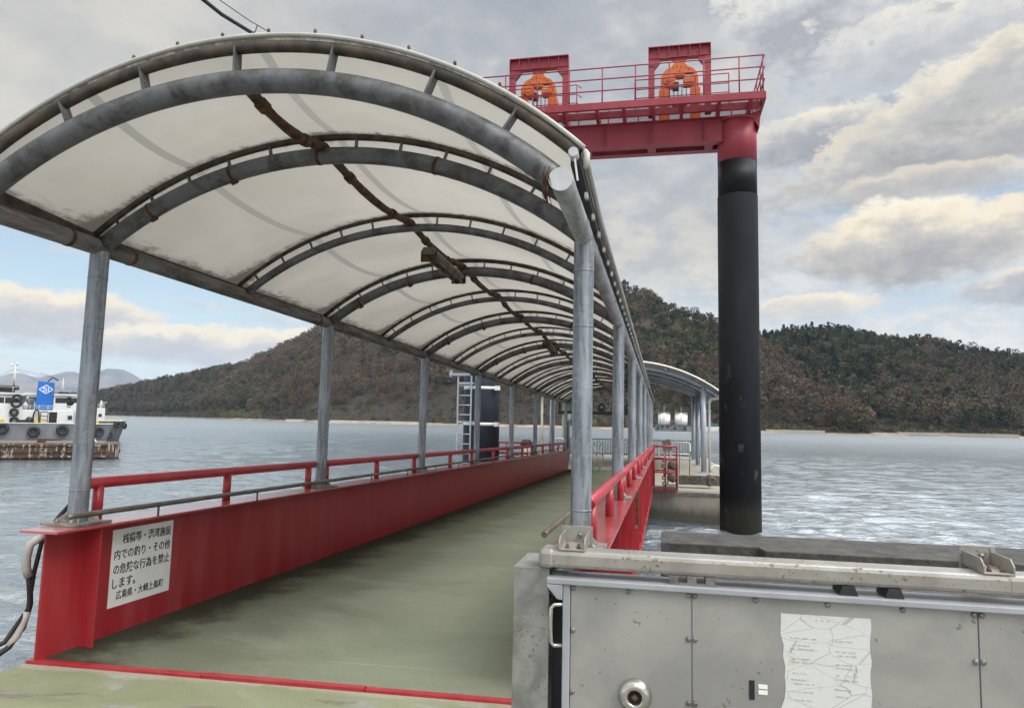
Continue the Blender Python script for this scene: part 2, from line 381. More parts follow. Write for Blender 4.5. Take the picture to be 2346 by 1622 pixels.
M['cable'] = simple('black_cable', (0.012, 0.012, 0.012), 0.55)
M['cream'] = simple('cream_pipe', (0.62, 0.59, 0.48), 0.5, 0.0, 0.12, 3.0)
M['tyre'] = simple('tyre_rubber', (0.018, 0.018, 0.019), 0.75, 0.0, 0.4, 5.0, bmp=0.3)
M['navy'] = simple('navy_pile_paint', (0.016, 0.022, 0.035), 0.5, 0.0, 0.35, 1.2)

# pile: black wrap with scuffs
m, t, b, v = new_mat('black_pile_wrap')
n1 = t.noise(stretch(t, v, (1.2, 1.2, 0.35)), 1.4, 6.0, 0.6)
n2 = t.noise(stretch(t, v, (1.5, 1.5, 0.6)), 2.2, 5.0, 0.65)
c = t.mix(t.smooth(n1, 0.3, 0.7), (0.0080, 0.0092, 0.0108), (0.0135, 0.0152, 0.0172))
x, y, z = t.xyz(v)
low = t.smooth(z, 5.0, 1.0)
c = t.mix(t.m('MULTIPLY', t.m('MULTIPLY', t.smooth(n2, 0.585, 0.66), low), 0.6), c, (0.11, 0.11, 0.105))
c = t.mix(t.m('MULTIPLY', t.smooth(t.m('ADD', z, t.m('MULTIPLY', n2, 0.8)), -0.1, -0.7), 0.8), c, (0.045, 0.042, 0.032))
t.put(b.inputs['Base Color'], c); b.inputs['Roughness'].default_value = 0.85; b.inputs['Specular IOR Level'].default_value = 0.15
M['pile'] = m
M['pilegloss'] = simple('glossy_black_band', (0.005, 0.006, 0.007), 0.5, 0.0, 0.2, 2.0)
M['pilegloss'].node_tree.nodes['Principled BSDF'].inputs['Specular IOR Level'].default_value = 0.22

# roof membrane: translucent white fabric, welded seams, grime streaks from a vertex attribute
m, t, b, v = new_mat('white_membrane')
x, y, z = t.xyz(v)
at = t.n.new('ShaderNodeAttribute'); at.attribute_name = 'grime'
n1 = t.noise(v, 0.9, 6.0, 0.6, 0.3)
n2 = t.noise(stretch(t, v, (7, 2.2, 3)), 2.6, 6.0, 0.68, 0.3)
n3 = t.noise(stretch(t, v, (14, 3, 3)), 3.0, 3.0, 0.6)
c = t.mix(t.smooth(n1, 0.3, 0.7), (0.455, 0.43, 0.38), (0.545, 0.518, 0.465))
for sx in (-3.60, -2.43, -1.30):
    sd = t.m('ABSOLUTE', t.m('SUBTRACT', x, sx))
    c = t.mix(t.m('MULTIPLY', t.smooth(sd, 0.036, 0.030), 0.85), c, (0.33, 0.32, 0.29))
g = t.m('MULTIPLY', t.smooth(t.m('ADD', at.outputs['Fac'], t.m('MULTIPLY', t.m('SUBTRACT', n2, 0.5), 1.5)), 0.42, 1.0), 0.85)
c = t.mix(g, c, (0.10, 0.085, 0.068))
spk = t.smooth(t.noise(stretch(t, v, (3, 8, 3)), 9.0, 4.0, 0.6), 0.70, 0.80)
c = t.mix(t.m('MULTIPLY', spk, 0.22), c, (0.34, 0.31, 0.26))
t.put(b.inputs['Base Color'], c); b.inputs['Roughness'].default_value = 0.6
tr = t.n.new('ShaderNodeBsdfTranslucent'); t.put(tr.inputs['Color'], c)
mx = t.n.new('ShaderNodeMixShader'); mx.inputs[0].default_value = 0.38
t.l.new(b.outputs[0], mx.inputs[1]); t.l.new(tr.outputs[0], mx.inputs[2])
t.l.new(mx.outputs[0], t.n['Material Output'].inputs['Surface'])
M['membrane'] = m
M['membrane_edge'] = simple('white_edge_roll', (0.42, 0.41, 0.375), 0.5, 0.0, 0.08, 3.0)

# grating with real holes (alpha mesh pattern)
m, t, b, v = new_mat('expanded_metal')
x, y, z = t.xyz(v)
wv = t.m('MULTIPLY', t.m('ABSOLUTE', t.m('SINE', t.m('MULTIPLY', t.m('ADD', x, y), 45.0))), t.m('ABSOLUTE', t.m('SINE', t.m('MULTIPLY', t.m('SUBTRACT', x, y), 45.0))))
t.put(b.inputs['Base Color'], (0.22, 0.03, 0.035)); b.inputs['Roughness'].default_value = 0.6
t.put(b.inputs['Alpha'], t.m('LESS_THAN', wv, 0.22))
M['grating'] = m

# water (the waves themselves are modelled; this adds the fine ripples)
m, t, b, v = new_mat('sea_water')
n2 = t.noise(stretch(t, v, (0.55, 1.0, 1)), 3.2, 4.0, 0.62, 0.6)
n5 = t.noise(stretch(t, v, (0.6, 1.0, 1)), 9.0, 3.0, 0.6, 0.4)
x, y, z = t.xyz(v)
t.put(b.inputs['Base Color'], (0.112, 0.140, 0.154))
t.put(b.inputs['Roughness'], t.m('ADD', 0.07, t.m('MULTIPLY', t.smooth(y, 20.0, 220.0), 0.30)))
b.inputs['IOR'].default_value = 2.5
bump(t, b, t.m('ADD', n2, t.m('MULTIPLY', n5, 0.30)), 1.0, 0.072)
M['water'] = m

# hills, trees
m, t, b, v = new_mat('hill_soil')
n1 = t.noise(v, 0.03, 6.0, 0.6); n2 = t.noise(v, 0.35, 5.0, 0.65)
c = t.mix(t.smooth(n1, 0.35, 0.65), (0.034, 0.025, 0.017), (0.024, 0.024, 0.013))
c = t.mix(t.smooth(n2, 0.4, 0.7), c, (0.046, 0.033, 0.022))
t.put(b.inputs['Base Color'], c); b.inputs['Roughness'].default_value = 0.95
bump(t, b, n2, 1.0, 2.0)
M['soil'] = m
M['beach'] = simple('beach_sand', (0.26, 0.205, 0.15), 0.9, 0.0, 0.35, 0.12)
m, t, b, v = new_mat('hazed_mountain_forest')
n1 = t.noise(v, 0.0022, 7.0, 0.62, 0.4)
c = t.mix(t.smooth(n1, 0.36, 0.62), (0.040, 0.050, 0.058), (0.15, 0.125, 0.11))  # bluish dark tone carries some distance haze in the forest colour
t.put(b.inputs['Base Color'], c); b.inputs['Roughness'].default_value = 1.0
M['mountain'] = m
m, t, b, v = new_mat('foliage')
at = t.n.new('ShaderNodeAttribute'); at.attribute_name = 'tint'
t.put(b.inputs['Base Color'], at.outputs['Color']); b.inputs['Roughness'].default_value = 0.85
b.inputs['Specular IOR Level'].default_value = 0.15
M['foliage'] = m
M['bark'] = simple('bark', (0.075, 0.060, 0.048), 0.9, 0.0, 0.3, 2.0)
M['twig_brown'] = simple('twig_brown', (0.105, 0.076, 0.056), 0.9, 0.0, 0.3, 0.7)
M['leaf_dark'] = simple('leaf_dark_green', (0.030, 0.040, 0.018), 0.8, 0.0, 0.45, 0.5)
M['leaf_olive'] = simple('leaf_olive', (0.062, 0.064, 0.026), 0.8, 0.0, 0.45, 0.5)

# boats
M['hullgrey'] = simple('grey_hull', (0.135, 0.140, 0.150), 0.5, 0.0, 0.25, 0.8, st=(1, 1, 0.4))
M['hulldark'] = simple('dark_hull', (0.075, 0.080, 0.088), 0.5, 0.0, 0.25, 0.8)
M['cabin'] = simple('white_cabin', (0.56, 0.56, 0.54), 0.4, 0.0, 0.08, 0.8, st=(1, 1, 0.3))
M['blue'] = simple('blue_funnel', (0.010, 0.115, 0.40), 0.4, 0.0, 0.15, 0.8)
M['bluedark'] = simple('navy_tarpaulin', (0.015, 0.04, 0.10), 0.6)
M['greenpaint'] = simple('green_paint', (0.02, 0.13, 0.07), 0.5)
M['yellow'] = simple('yellow_paint', (0.62, 0.42, 0.02), 0.5)
M['window'] = simple('dark_window', (0.02, 0.024, 0.028), 0.12, 0.0, 0.3, 1.0)
m, t, b, v = new_mat('rusty_barge_paint')
n1 = t.noise(stretch(t, v, (1, 1, 0.5)), 1.6, 7.0, 0.68, 0.5)
n2 = t.noise(stretch(t, v, (2.2, 2.2, 0.35)), 2.4, 6.0, 0.65, 0.3)
c = t.mix(t.smooth(n1, 0.42, 0.52), (0.026, 0.016, 0.012), (0.066, 0.035, 0.021))
c = t.mix(t.smooth(n2, 0.54, 0.60), c, (0.29, 0.255, 0.215))
x, y, z = t.xyz(v)
c = t.mix(t.smooth(t.m('ADD', z, t.m('MULTIPLY', n1, 0.3)), 0.52, 0.30), c, (0.018, 0.015, 0.013))
t.put(b.inputs['Base Color'], c); b.inputs['Roughness'].default_value = 0.85
bump(t, b, n1, 0.5, 0.03)
M['barge'] = m

# cracked paper notice
m, t, b, v = new_mat('cracked_white_film')
x, y, z = t.xyz(v)
v2 = t.comb(x, 0.0, z)
wob = t.noise(v2, 9.0, 3.0, 0.6)
vv = t.vm('ADD', stretch(t, v2, (0.8, 1.0, 1.7)), t.vm('SCALE', t.comb(wob, 0.0, wob), 0.06))
d1 = t.voro(vv, 9.0, 'DISTANCE_TO_EDGE')
d2 = t.voro(t.vm('ADD', vv, (3.0, 0, 1.0)), 19.0, 'DISTANCE_TO_EDGE')
n2 = t.noise(v2, 12.0, 5.0, 0.65)
c = t.mix(t.smooth(n2, 0.56, 0.78), (0.60, 0.60, 0.575), (0.46, 0.41, 0.31))
c = t.mix(t.m('MULTIPLY', t.smooth(d2, 0.022, 0.008), 0.35), c, (0.50, 0.50, 0.49))
c = t.mix(t.smooth(d1, 0.014, 0.007), c, (0.40, 0.40, 0.40))
t.put(b.inputs['Base Color'], c); b.inputs['Roughness'].default_value = 0.5
M['paper'] = m
M['smudge'] = simple('faded_print', (0.42, 0.41, 0.38), 0.7, 0.0, 0.3, 60.0)

# ---------------------------------------------------------------- mesh builder
class MB:
    def __init__(self):
        self.v = []; self.f = []; self.s = []; self.mi = []
        self.cur = 0
    def add(self, vs, fs, smooth=False):
        o = len(self.v)
        self.v.extend([tuple(p) for p in vs])
        for f in fs:
            self.f.append(tuple(i + o for i in f)); self.s.append(smooth); self.mi.append(self.cur)
        return self
    def box(self, x0, x1, y0, y1, z0, z1):
        vs = [(x0, y0, z0), (x1, y0, z0), (x1, y1, z0), (x0, y1, z0), (x0, y0, z1), (x1, y0, z1), (x1, y1, z1), (x0, y1, z1)]
        return self.add(vs, [(3, 2, 1, 0), (4, 5, 6, 7), (0, 1, 5, 4), (1, 2, 6, 5), (2, 3, 7, 6), (3, 0, 4, 7)])
    def bar(self, p0, p1, w, h, up=(0, 0, 1)):
        p0 = Vector(p0); p1 = Vector(p1); d = (p1 - p0).normalized(); up = Vector(up)
        s = d.cross(up)
        if s.length < 1e-4: s = d.cross(Vector((1, 0, 0)))
        s.normalize(); u = s.cross(d).normalized()
        vs = []
        for p in (p0, p1):
            for a, b2 in ((-1, -1), (1, -1), (1, 1), (-1, 1)):
                vs.append(p + s * (a * w / 2) + u * (b2 * h / 2))
        return self.add(vs, [(3, 2, 1, 0), (4, 5, 6, 7), (0, 1, 5, 4), (1, 2, 6, 5), (2, 3, 7, 6), (3, 0, 4, 7)])
    def tube(self, pts, r, n=12, caps=True, closed=False):
        pts = [Vector(p) for p in pts]; k = len(pts)
        rs = r if isinstance(r, (list, tuple)) else [r] * k
        vs = []; fs = []
        prev = None
        for i, p in enumerate(pts):
            if closed: d = pts[(i + 1) % k] - pts[i - 1]
            else: d = pts[min(i + 1, k - 1)] - pts[max(i - 1, 0)]
            d.normalize()
            if prev is None:
                a = Vector((0, 0, 1)) if abs(d.z) < 0.9 else Vector((1, 0, 0))
                s = d.cross(a).normalized()
            else:
                s = (prev - d * prev.dot(d)).normalized()
            prev = s; t2 = d.cross(s)
            for j in range(n):
                an = 2 * math.pi * j / n
                vs.append(p + (s * math.cos(an) + t2 * math.sin(an)) * rs[i])
        for i in range(k if closed else k - 1):
            for j in range(n):
                a = i * n + j; b2 = i * n + (j + 1) % n; c2 = ((i + 1) % k) * n
                fs.append((a, b2, c2 + (j + 1) % n, c2 + j))
        self.add(vs, fs, True)
        if caps and not closed:
            o = len(self.v) - k * n
            self.f.append(tuple(o + j for j in reversed(range(n)))); self.s.append(False); self.mi.append(self.cur)
            self.f.append(tuple(o + (k - 1) * n + j for j in range(n))); self.s.append(False); self.mi.append(self.cur)
        return self
    def cyl(self, p0, p1, r, n=16, r2=None):
        return self.tube([p0, p1], [r, r if r2 is None else r2], n)
    def prism(self, poly, axis, a0, a1):
        """poly: 2D points; axis 'x' -> (y,z), 'y' -> (x,z), 'z' -> (x,y)"""
        def P(p, a):
            return {'x': (a, p[0], p[1]), 'y': (p[0], a, p[1]), 'z': (p[0], p[1], a)}[axis]
        k = len(poly)
        vs = [P(p, a0) for p in poly] + [P(p, a1) for p in poly]
        fs = [tuple(range(k)), tuple(reversed(range(k, 2 * k)))]
        for i in range(k):
            j = (i + 1) % k
            fs.append((i, i + k, j + k, j))
        return self.add(vs, fs)
    def lathe(self, prof, c, axis=(0, 0, 1), n=24):
        c = Vector(c); ax = Vector(axis).normalized()
        a = Vector((0, 0, 1)) if abs(ax.z) < 0.9 else Vector((1, 0, 0))
        s = ax.cross(a).normalized(); t2 = ax.cross(s)
        vs = []
        for r, h in prof:
            for j in range(n):
                an = 2 * math.pi * j / n
                vs.append(c + ax * h + (s * math.cos(an) + t2 * math.sin(an)) * r)
        fs = []
        for i in range(len(prof) - 1):
            for j in range(n):
                fs.append((i * n + j, i * n + (j + 1) % n, (i + 1) * n + (j + 1) % n, (i + 1) * n + j))
        self.add(vs, fs, True)
        o = len(self.v) - len(prof) * n
        if prof[0][0] > 1e-4:
            self.f.append(tuple(o + j for j in reversed(range(n)))); self.s.append(False); self.mi.append(self.cur)
        if prof[-1][0] > 1e-4:
            self.f.append(tuple(o + (len(prof) - 1) * n + j for j in range(n))); self.s.append(False); self.mi.append(self.cur)
        return self
    def torus(self, c, axis, R0, r, n=28, k=10):
        c = Vector(c); ax = Vector(axis).normalized()
        a = Vector((0, 0, 1)) if abs(ax.z) < 0.9 else Vector((1, 0, 0))
        s = ax.cross(a).normalized(); t2 = ax.cross(s)
        pts = [c + (s * math.cos(2 * math.pi * i / n) + t2 * math.sin(2 * math.pi * i / n)) * R0 for i in range(n)]
        return self.tube(pts, r, k, closed=True)
    def grid(self, P, smooth=True):
        """P: list of rows of points"""
        r = len(P); c = len(P[0])
        vs = [p for row in P for p in row]
        fs = [(i * c + j, i * c + j + 1, (i + 1) * c + j + 1, (i + 1) * c + j) for i in range(r - 1) for j in range(c - 1)]
        return self.add(vs, fs, smooth)
    def mesh(self, name, mats):
        me = bpy.data.meshes.new(name)
        me.from_pydata(self.v, [], self.f)
        me.polygons.foreach_set('use_smooth', self.s)
        me.polygons.foreach_set('material_index', self.mi)
        for m in (mats if isinstance(mats, (list, tuple)) else [mats]):
            me.materials.append(m)
        import bmesh
        bm = bmesh.new(); bm.from_mesh(me)
        bmesh.ops.recalc_face_normals(bm, faces=bm.faces)
        bm.to_mesh(me); bm.free()
        me.update()
        return me

def props(o, label=None, cat=None, group=None, kind=None):
    if label: o['label'] = label
    if cat: o['category'] = cat
    if group: o['group'] = group
    if kind: o['kind'] = kind
    return o

def link(name, me, parent=None, loc=(0, 0, 0)):
    o = bpy.data.objects.new(name, me); COL.objects.link(o); o.location = loc
    if parent is not None: o.parent = parent
    return o

TILT = Matrix.Rotation(-0.0154, 4, 'X')       # the gangway runs gently down to the pontoon
class Thing:
    """an Empty at the thing's base; parts keep the coordinates of their frame"""
    def __init__(self, name, label, cat, base=(0, 0, 0), group=None, frame=None):
        self.o = bpy.data.objects.new(name, None); COL.objects.link(self.o)
        self.o.empty_display_size = 0.2
        self.base = Vector(base)
        self.o.matrix_world = (frame or Matrix()) @ Matrix.Translation(self.base)
        props(self.o, label, cat, group)
    def part(self, name, mb, mat, bevel=0.0, label=None):
        o = link(name, mb if isinstance(mb, bpy.types.Mesh) else mb.mesh(name, mat), self.o, tuple(-self.base))
        if bevel: bev(o, bevel)
        if label: o['label'] = label
        return o
    def sub(self, name, parent, mb, mat, bevel=0.0):
        o = link(name, mb if isinstance(mb, bpy.types.Mesh) else mb.mesh(name, mat), parent)
        if bevel: bev(o, bevel)
        return o

def bev(o, wd, seg=2):
    b = o.modifiers.new('bevel', 'BEVEL'); b.width = wd; b.segments = seg; b.limit_method = 'ANGLE'; b.angle_limit = R(40)
    b.harden_normals = False

def single(name, mb, mat, label, cat, group=None, bevel=0.0, frame=None, base=None):
    me = mb.mesh(name, mat)
    base = Vector(base) if base else Vector((0, 0, 0))
    if base.length: me.transform(Matrix.Translation(-base))
    o = link(name, me)
    o.matrix_world = (frame or Matrix()) @ Matrix.Translation(base)
    if bevel: bev(o, bevel)
    return props(o, label, cat, group)

def structure(name, mb, mat, kind='structure'):
    o = link(name, mb if isinstance(mb, bpy.types.Mesh) else mb.mesh(name, mat)); o['kind'] = kind
    return o

def arc(xc, x0, x1, zc, ze, n):
    """points of a circular arc in x/z through (xc,zc) apex and (x0,ze),(x1,ze)"""
    h = (x1 - x0) / 2; r = zc - ze; Rr = (h * h + r * r) / (2 * r)
    a = math.asin(h / Rr)
    return [(xc + Rr * math.sin(-a + 2 * a * i / n), zc - Rr + Rr * math.cos(-a + 2 * a * i / n)) for i in range(n + 1)]

# ================================================================ setting
WZ = -1.64
def wave_sheet():
    rg = np.random.default_rng(5)
    ys = [1.0]
    while ys[-1] < 330: ys.append(ys[-1] + max(0.085, min(2.0, ys[-1] * 0.0046)))
    ys = np.array(ys); nc = 480
    f = np.linspace(0, 1, nc)
    x0 = -1.2 * ys - 12; x1 = 0.75 * ys + 12
    Xg = x0[:, None] + (x1 - x0)[:, None] * f[None, :]
    Yg = np.repeat(ys[:, None], nc, 1) 
    sp = np.maximum(np.gradient(ys), (x1 - x0) / nc * 0.7)[:, None]
    Z = np.zeros_like(Xg)
    for k in range(84):
        lam = 0.30 * (9.0 ** (rg.uniform(0, 1) ** 1.25)); th = rg.normal(0, 0.42); ph = rg.uniform(0, 6.28)
        kx, ky = math.sin(th) * 2 * math.pi / lam, math.cos(th) * 2 * math.pi / lam
        amp = 0.0054 * lam * rg.uniform(0.5, 1.4) * np.clip(1.6 - 3.2 * sp / lam, 0, 1)
        p = kx * Xg + ky * Yg + ph + 0.6 * np.sin(Xg * 0.11 + k) + 0.5 * np.sin(Yg * 0.13 + 2 * k)
        Z += amp * (np.sin(p) + 0.25 * np.sin(2 * p + 1.57))
    patch = 0.75 + 0.35 * np.sin(Xg * 0.05 + 1.2 * np.sin(Yg * 0.07)) * np.sin(Yg * 0.045 + 0.9 * np.sin(Xg * 0.06))
    Z = Z * patch * np.clip((330 - Yg) / 60, 0, 1)
    nr = len(ys)
    V = np.stack([Xg, Yg, WZ + Z], 2).reshape(-1, 3)
    I = (np.arange(nr - 1)[:, None] * nc + np.arange(nc - 1)[None, :]).ravel()
    F = np.stack([I, I + 1, I + nc + 1, I + nc], 1)
    # the rest of the sea: a ring of large quads around the sheet, joined just below it
    me = bpy.data.meshes.new('water')
    big = np.array([(-9000, -400, WZ - 0.16), (9000, -400, WZ - 0.16), (9000, 9000, WZ - 0.16), (-9000, 9000, WZ - 0.16)])
    V = np.concatenate([V, big]); n0 = nr * nc
    F = np.concatenate([F, [[n0, n0 + 1, n0 + 2, n0 + 3]]])
    me.vertices.add(len(V)); me.vertices.foreach_set('co', V.astype(np.float32).ravel())
    me.loops.add(len(F) * 4); me.loops.foreach_set('vertex_index', F.astype(np.int32).ravel())
    me.polygons.add(len(F)); me.polygons.foreach_set('loop_start', np.arange(0, len(F) * 4, 4, dtype=np.int32))
    me.update(calc_edges=True)
    me.polygons.foreach_set('use_smooth', np.ones(len(F), dtype=bool))
    me.materials.append(M['water'])
    return me
structure('water', wave_sheet(), None)

# quay the camera stands on
mb = MB()
mb.prism([(-4.34, -9), (13, -9), (13, 4.98), (-0.30, 4.72), (-0.9, 4.66), (-4.42, 4.44)], 'z', -3.0, -0.165)
mb2 = mb
o = structure('quay', mb2, [M['quay'], M['quayside']])
for p in o.data.polygons:
    if abs(p.normal.z) < 0.5: p.material_index = 1
bev(o, 0.012)

# ================================================================ hills
def dirlist(s): return [tuple(float(q) for q in a.split(',')) for a in s.split()]
A_SKY = dirlist('-.80,.60,.010 -.74,.6726,.014 -.6911,.7228,.0200 -.6703,.7421,.0231 -.6516,.7585,.0303 -.6279,.7783,.0380 -.6083,.7937,.0461 -.5862,.8102,.0523 -.5721,.8202,.0598 -.5343,.8453,.0670 -.5269,.8499,.0760 -.4952,.8688,.0941 -.4752,.8799,.1075 -.4650,.8853,.1141 -.3952,.9186,.1663 -.3125,.9499,.2199 -.2543,.9671,.2441 -.1820,.9833,.2458 -.1148,.9934,.2242 -.0626,.9980,.1978 -.0231,.9997,.1795 .0128,.9999,.1619 .0441,.9990,.1505 .0697,.9976,.1387 .1247,.9922,.1118 .1815,.9834,.0692 .2219,.9751,.0374 .2503,.9682,.0030')
B_SKY = dirlist('-.05,.9987,.0800 .0456,.9990,.1010 .0963,.9953,.1181 .1324,.9912,.1203 .1437,.9896,.1258 .1779,.9840,.1289 .2154,.9765,.1276 .2474,.9689,.1207 .2853,.9584,.1127 .3141,.9494,.1114 .3434,.9392,.1007 .3678,.9299,.0924 .4006,.9162,.0890 .4538,.8911,.0703 .56,.8285,.05 .68,.7332,.03')
A_RD = ([-.80, -.75, -.69, -.65, -.60, -.50, -.39, -.20, -.05, .07, .125, .18, .22, .2503], [1400, 1280, 1160, 1010, 900, 780, 700, 620, 580, 520, 470, 420, 385, 356])
A_SD = ([-.80, -.75, -.69, -.639, -.55, -.457, -.25, -.05, .124, .2503], [1250, 1120, 1050, 970, 620, 450, 400, 362, 337, 346])
B_RD = ([-.05, .1, .4, .7], [600, 560, 590, 700])
B_SD = ([-.05, .1, .2, .397, .56, .7], [370, 352, 350, 380, 440, 520])
def resample(sky, rd, sd, n, tree):
    s = np.array(sky); xs = np.linspace(s[0, 0], s[-1, 0], n)
    y = np.interp(xs, s[:, 0], s[:, 1]); q = np.hypot(xs, y); X = xs / q; Y = y / q
    dzv = np.interp(xs, s[:, 0], s[:, 2])
    Dr = np.interp(xs, *rd); Ds = np.interp(xs, *sd)
    h = np.maximum(dzv * Dr + 1.6 - tree, WZ + 1.0)
    return X, Y, Dr, Ds, h
def wob2(x, y, s, seed=0.0):
    return (np.sin(x / s + 1.3 * np.sin(y / s * 0.7 + seed)) + np.sin(y / s * 1.3 + 1.7 * np.sin(x / s * 0.6 + 2.1 + seed))) * 0.5
def hill(name, sky, rd, sd, n, tree, gully):
    X, Y, Dr, Ds, h = resample(sky, rd, sd, n, tree)
    rows = []
    ts = [0.0, 0.015, 0.05, 0.1, 0.17, 0.25, 0.34, 0.44, 0.54, 0.64, 0.74, 0.84, 0.93, 1.0, 1.08, 1.25, 1.6]
    for tt in ts:
        Dd = Ds + (Dr - Ds) * tt
        if tt <= 1.0:
            z = WZ - 0.3 + 1.6 * min(1, tt / 0.015) + (h - WZ - 1.3) * (tt ** 0.86) * 1.0
            z = np.where(tt < 0.016, WZ - 0.3 + 1.5 * tt / 0.015, z)
        else:
            z = h - (tt - 1.0) * (Dr - Ds) * 0.45
        x = X * Dd; y = Y * Dd
        bumpy = math.sin(math.pi * min(1.0, tt)) * gully
        z = z + bumpy * wob2(x, y, 38.0) * np.clip((h - WZ) / 60, 0, 1) if tt <= 1 else z
        rows.append(np.stack([x, y, z], 1))
    G = np.array(rows)
    mb = MB(); mb.grid([[tuple(p) for p in row] for row in G])
    structure(name, mb, M['soil'])
    return G
GA = hill('hill', A_SKY, A_RD, A_SD, 150, 6.5, 9.0)
GB = hill('hill', B_SKY, B_RD, B_SD, 90, 7.0, 6.0)

# beach strip along the shoreline
for sky_, rd_, sd_, n_ in ((A_SKY, A_RD, A_SD, 120), (B_SKY, B_RD, B_SD, 60)):
    X, Y, Dr, Ds, h = resample(sky_, rd_, sd_, n_, 6)
    rows = []
    for k_, (off, z) in enumerate(((-3.5, WZ - 0.2), (-0.5, WZ + 0.45), (3.0, WZ + 1.1), (7.0, WZ + 1.6))):
        j = wob2(X * Ds, Y * Ds, 9.0, k_) * 0.9
        rows.append([(X[i] * (Ds[i] + off + j[i]), Y[i] * (Ds[i] + off + j[i]), z) for i in range(n_)])
    mb = MB(); mb.grid(rows)
    structure('beach', mb, M['beach'])

# far mountains across the strait
MT = [(-0.86, .51, .030), (-0.80, .60, .034), (-0.7362, 0.6768, 0.0389), (-0.7308, 0.6826, 0.0428), (-0.7241, 0.6897, 0.0443), (-0.7176, 0.6965, 0.0413), (-0.7116, 0.7025, 0.0402), (-0.7015, 0.7127, 0.0434), (-0.6929, 0.7210, 0.0482), (-0.6859, 0.7277, 0.0485), (-0.6758, 0.7371, 0.0442), (-0.6693, 0.7430, 0.0488), (-0.6613, 0.7501, 0.0538), (-0.6486, 0.7612, 0.0539), (-0.6411, 0.7674, 0.0496), (-0.6335, 0.7738, 0.0435), (-0.6273, 0.7788, 0.0390), (-0.6217, 0.7832, 0.0344), (-0.58, .8146, .022), (-0.5, .866, .012)]
s = np.array(MT); xs = np.linspace(s[0, 0], s[-1, 0], 140)
y_ = np.interp(xs, s[:, 0], s[:, 1]); q_ = np.hypot(xs, y_); X = xs / q_; Y = y_ / q_; hz = np.interp(xs, s[:, 0], s[:, 2])
rows = []
for tt in (0, .12, .25, .4, .55, .7, .85, 1.0, 1.15, 1.5):
    Dd = 4600 + 1400 * tt
    prof = tt ** 0.9 if tt <= 1 else 1 - (tt - 1) * 1.2
    z = WZ + hz * 6000 * prof
    z = z + (math.sin(math.pi * min(tt, 1)) * 38) * wob2(X * Dd, Y * Dd, 210.0) * np.clip(hz / .04, 0, 1)
    rows.append([(X[i] * Dd, Y[i] * Dd, z[i]) for i in range(140)])
mb = MB(); mb.grid(rows)
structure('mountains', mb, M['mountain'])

# ---------------------------------------------------------------- forest (reads as one mass) + countable trees on the skylines
def quad_cloud(centers, normals_like, size, aspect, rng):
    """small quads at centers; long axis along normals_like"""
    k = len(centers)
    a = normals_like / np.linalg.norm(normals_like, axis=1, keepdims=True)
    rnd = rng.normal(size=(k, 3)); b_ = np.cross(a, rnd); b_ /= np.linalg.norm(b_, axis=1, keepdims=True)
    sz = size * rng.uniform(0.6, 1.35, (k, 1))
    A = a * sz * 0.5; B = b_ * sz * 0.5 * aspect
    return np.stack([centers - A - B, centers + A - B, centers + A + B, centers - A + B], 1).reshape(-1, 3)
def crown(kind, rng):
    """unit-ish tree (height 1): (verts k*4, tintscale k*4)"""
    if kind == 'bare':
        k = 260
        u = rng.uniform(0, 1, k) ** 0.6
        th = rng.uniform(0, 2 * np.pi, k); zz = 0.22 + 0.76 * rng.uniform(0, 1, k)
        prof = 0.40 * np.sqrt(np.clip(1 - ((zz - 0.60) / 0.42) ** 2, 0.03, 1))
        c_ = np.stack([np.cos(th) * prof * u, np.sin(th) * prof * u, zz], 1)
        d_ = np.stack([np.cos(th) * 0.7, np.sin(th) * 0.7, np.full(k, 0.5)], 1) + rng.normal(size=(k, 3)) * 0.6
        v_ = quad_cloud(c_, d_, 0.085, 0.45, rng)
    elif kind == 'conifer':
        k = 120
        zz = 0.12 + 0.88 * rng.uniform(0, 1, k) ** 1.2; th = rng.uniform(0, 2 * np.pi, k); pr = 0.24 * (1.03 - zz) + 0.02
        u = rng.uniform(0.5, 1, k)
        c_ = np.stack([np.cos(th) * pr * u, np.sin(th) * pr * u, zz], 1)
        d_ = np.stack([np.cos(th), np.sin(th), np.full(k, -0.2)], 1) + rng.normal(size=(k, 3)) * 0.3
        v_ = quad_cloud(c_, d_, 0.15, 0.55, rng)
    else:
        nb = 9 if kind == 'broad' else 6
        k = 26
        cs = []
        zc_, zr, rr = (0.62, 0.25, 0.30) if kind == 'broad' else (0.42, 0.25, 0.40)
        for _ in range(nb):
            d = rng.normal(size=3); d /= np.linalg.norm(d)
            bc = np.array([d[0] * rr, d[1] * rr, zc_ + d[2] * zr]) * rng.uniform(0.75, 1.0) + np.array([0, 0, 0.0])
            p = rng.normal(size=(k, 3)); p /= np.linalg.norm(p, axis=1, keepdims=True)
            cs.append(bc + p * rng.uniform(0.10, 0.17) * rng.uniform(0.6, 1.05, (k, 1)))
        c_ = np.concatenate(cs); k = len(c_)
        v_ = quad_cloud(c_, rng.normal(size=(k, 3)), 0.08, 0.8, rng)
    tn = np.repeat(rng.uniform(0.78, 1.24, k), 4)
    return v_, tn
PROTO = {kk: [crown(kk, RNG) for _ in range(6)] for kk in ('bare', 'broad', 'conifer', 'shrub')}
TINTS = {'deep': (0.019, 0.026, 0.012), 'brown': (0.104, 0.074, 0.048), 'grey': (0.092, 0.073, 0.054), 'rust': (0.105, 0.060, 0.034), 'dark': (0.026, 0.033, 0.014), 'green': (0.040, 0.050, 0.019), 'olive': (0.072, 0.070, 0.027), 'gold': (0.16, 0.115, 0.035), 'reed': (0.150, 0.145, 0.068)}
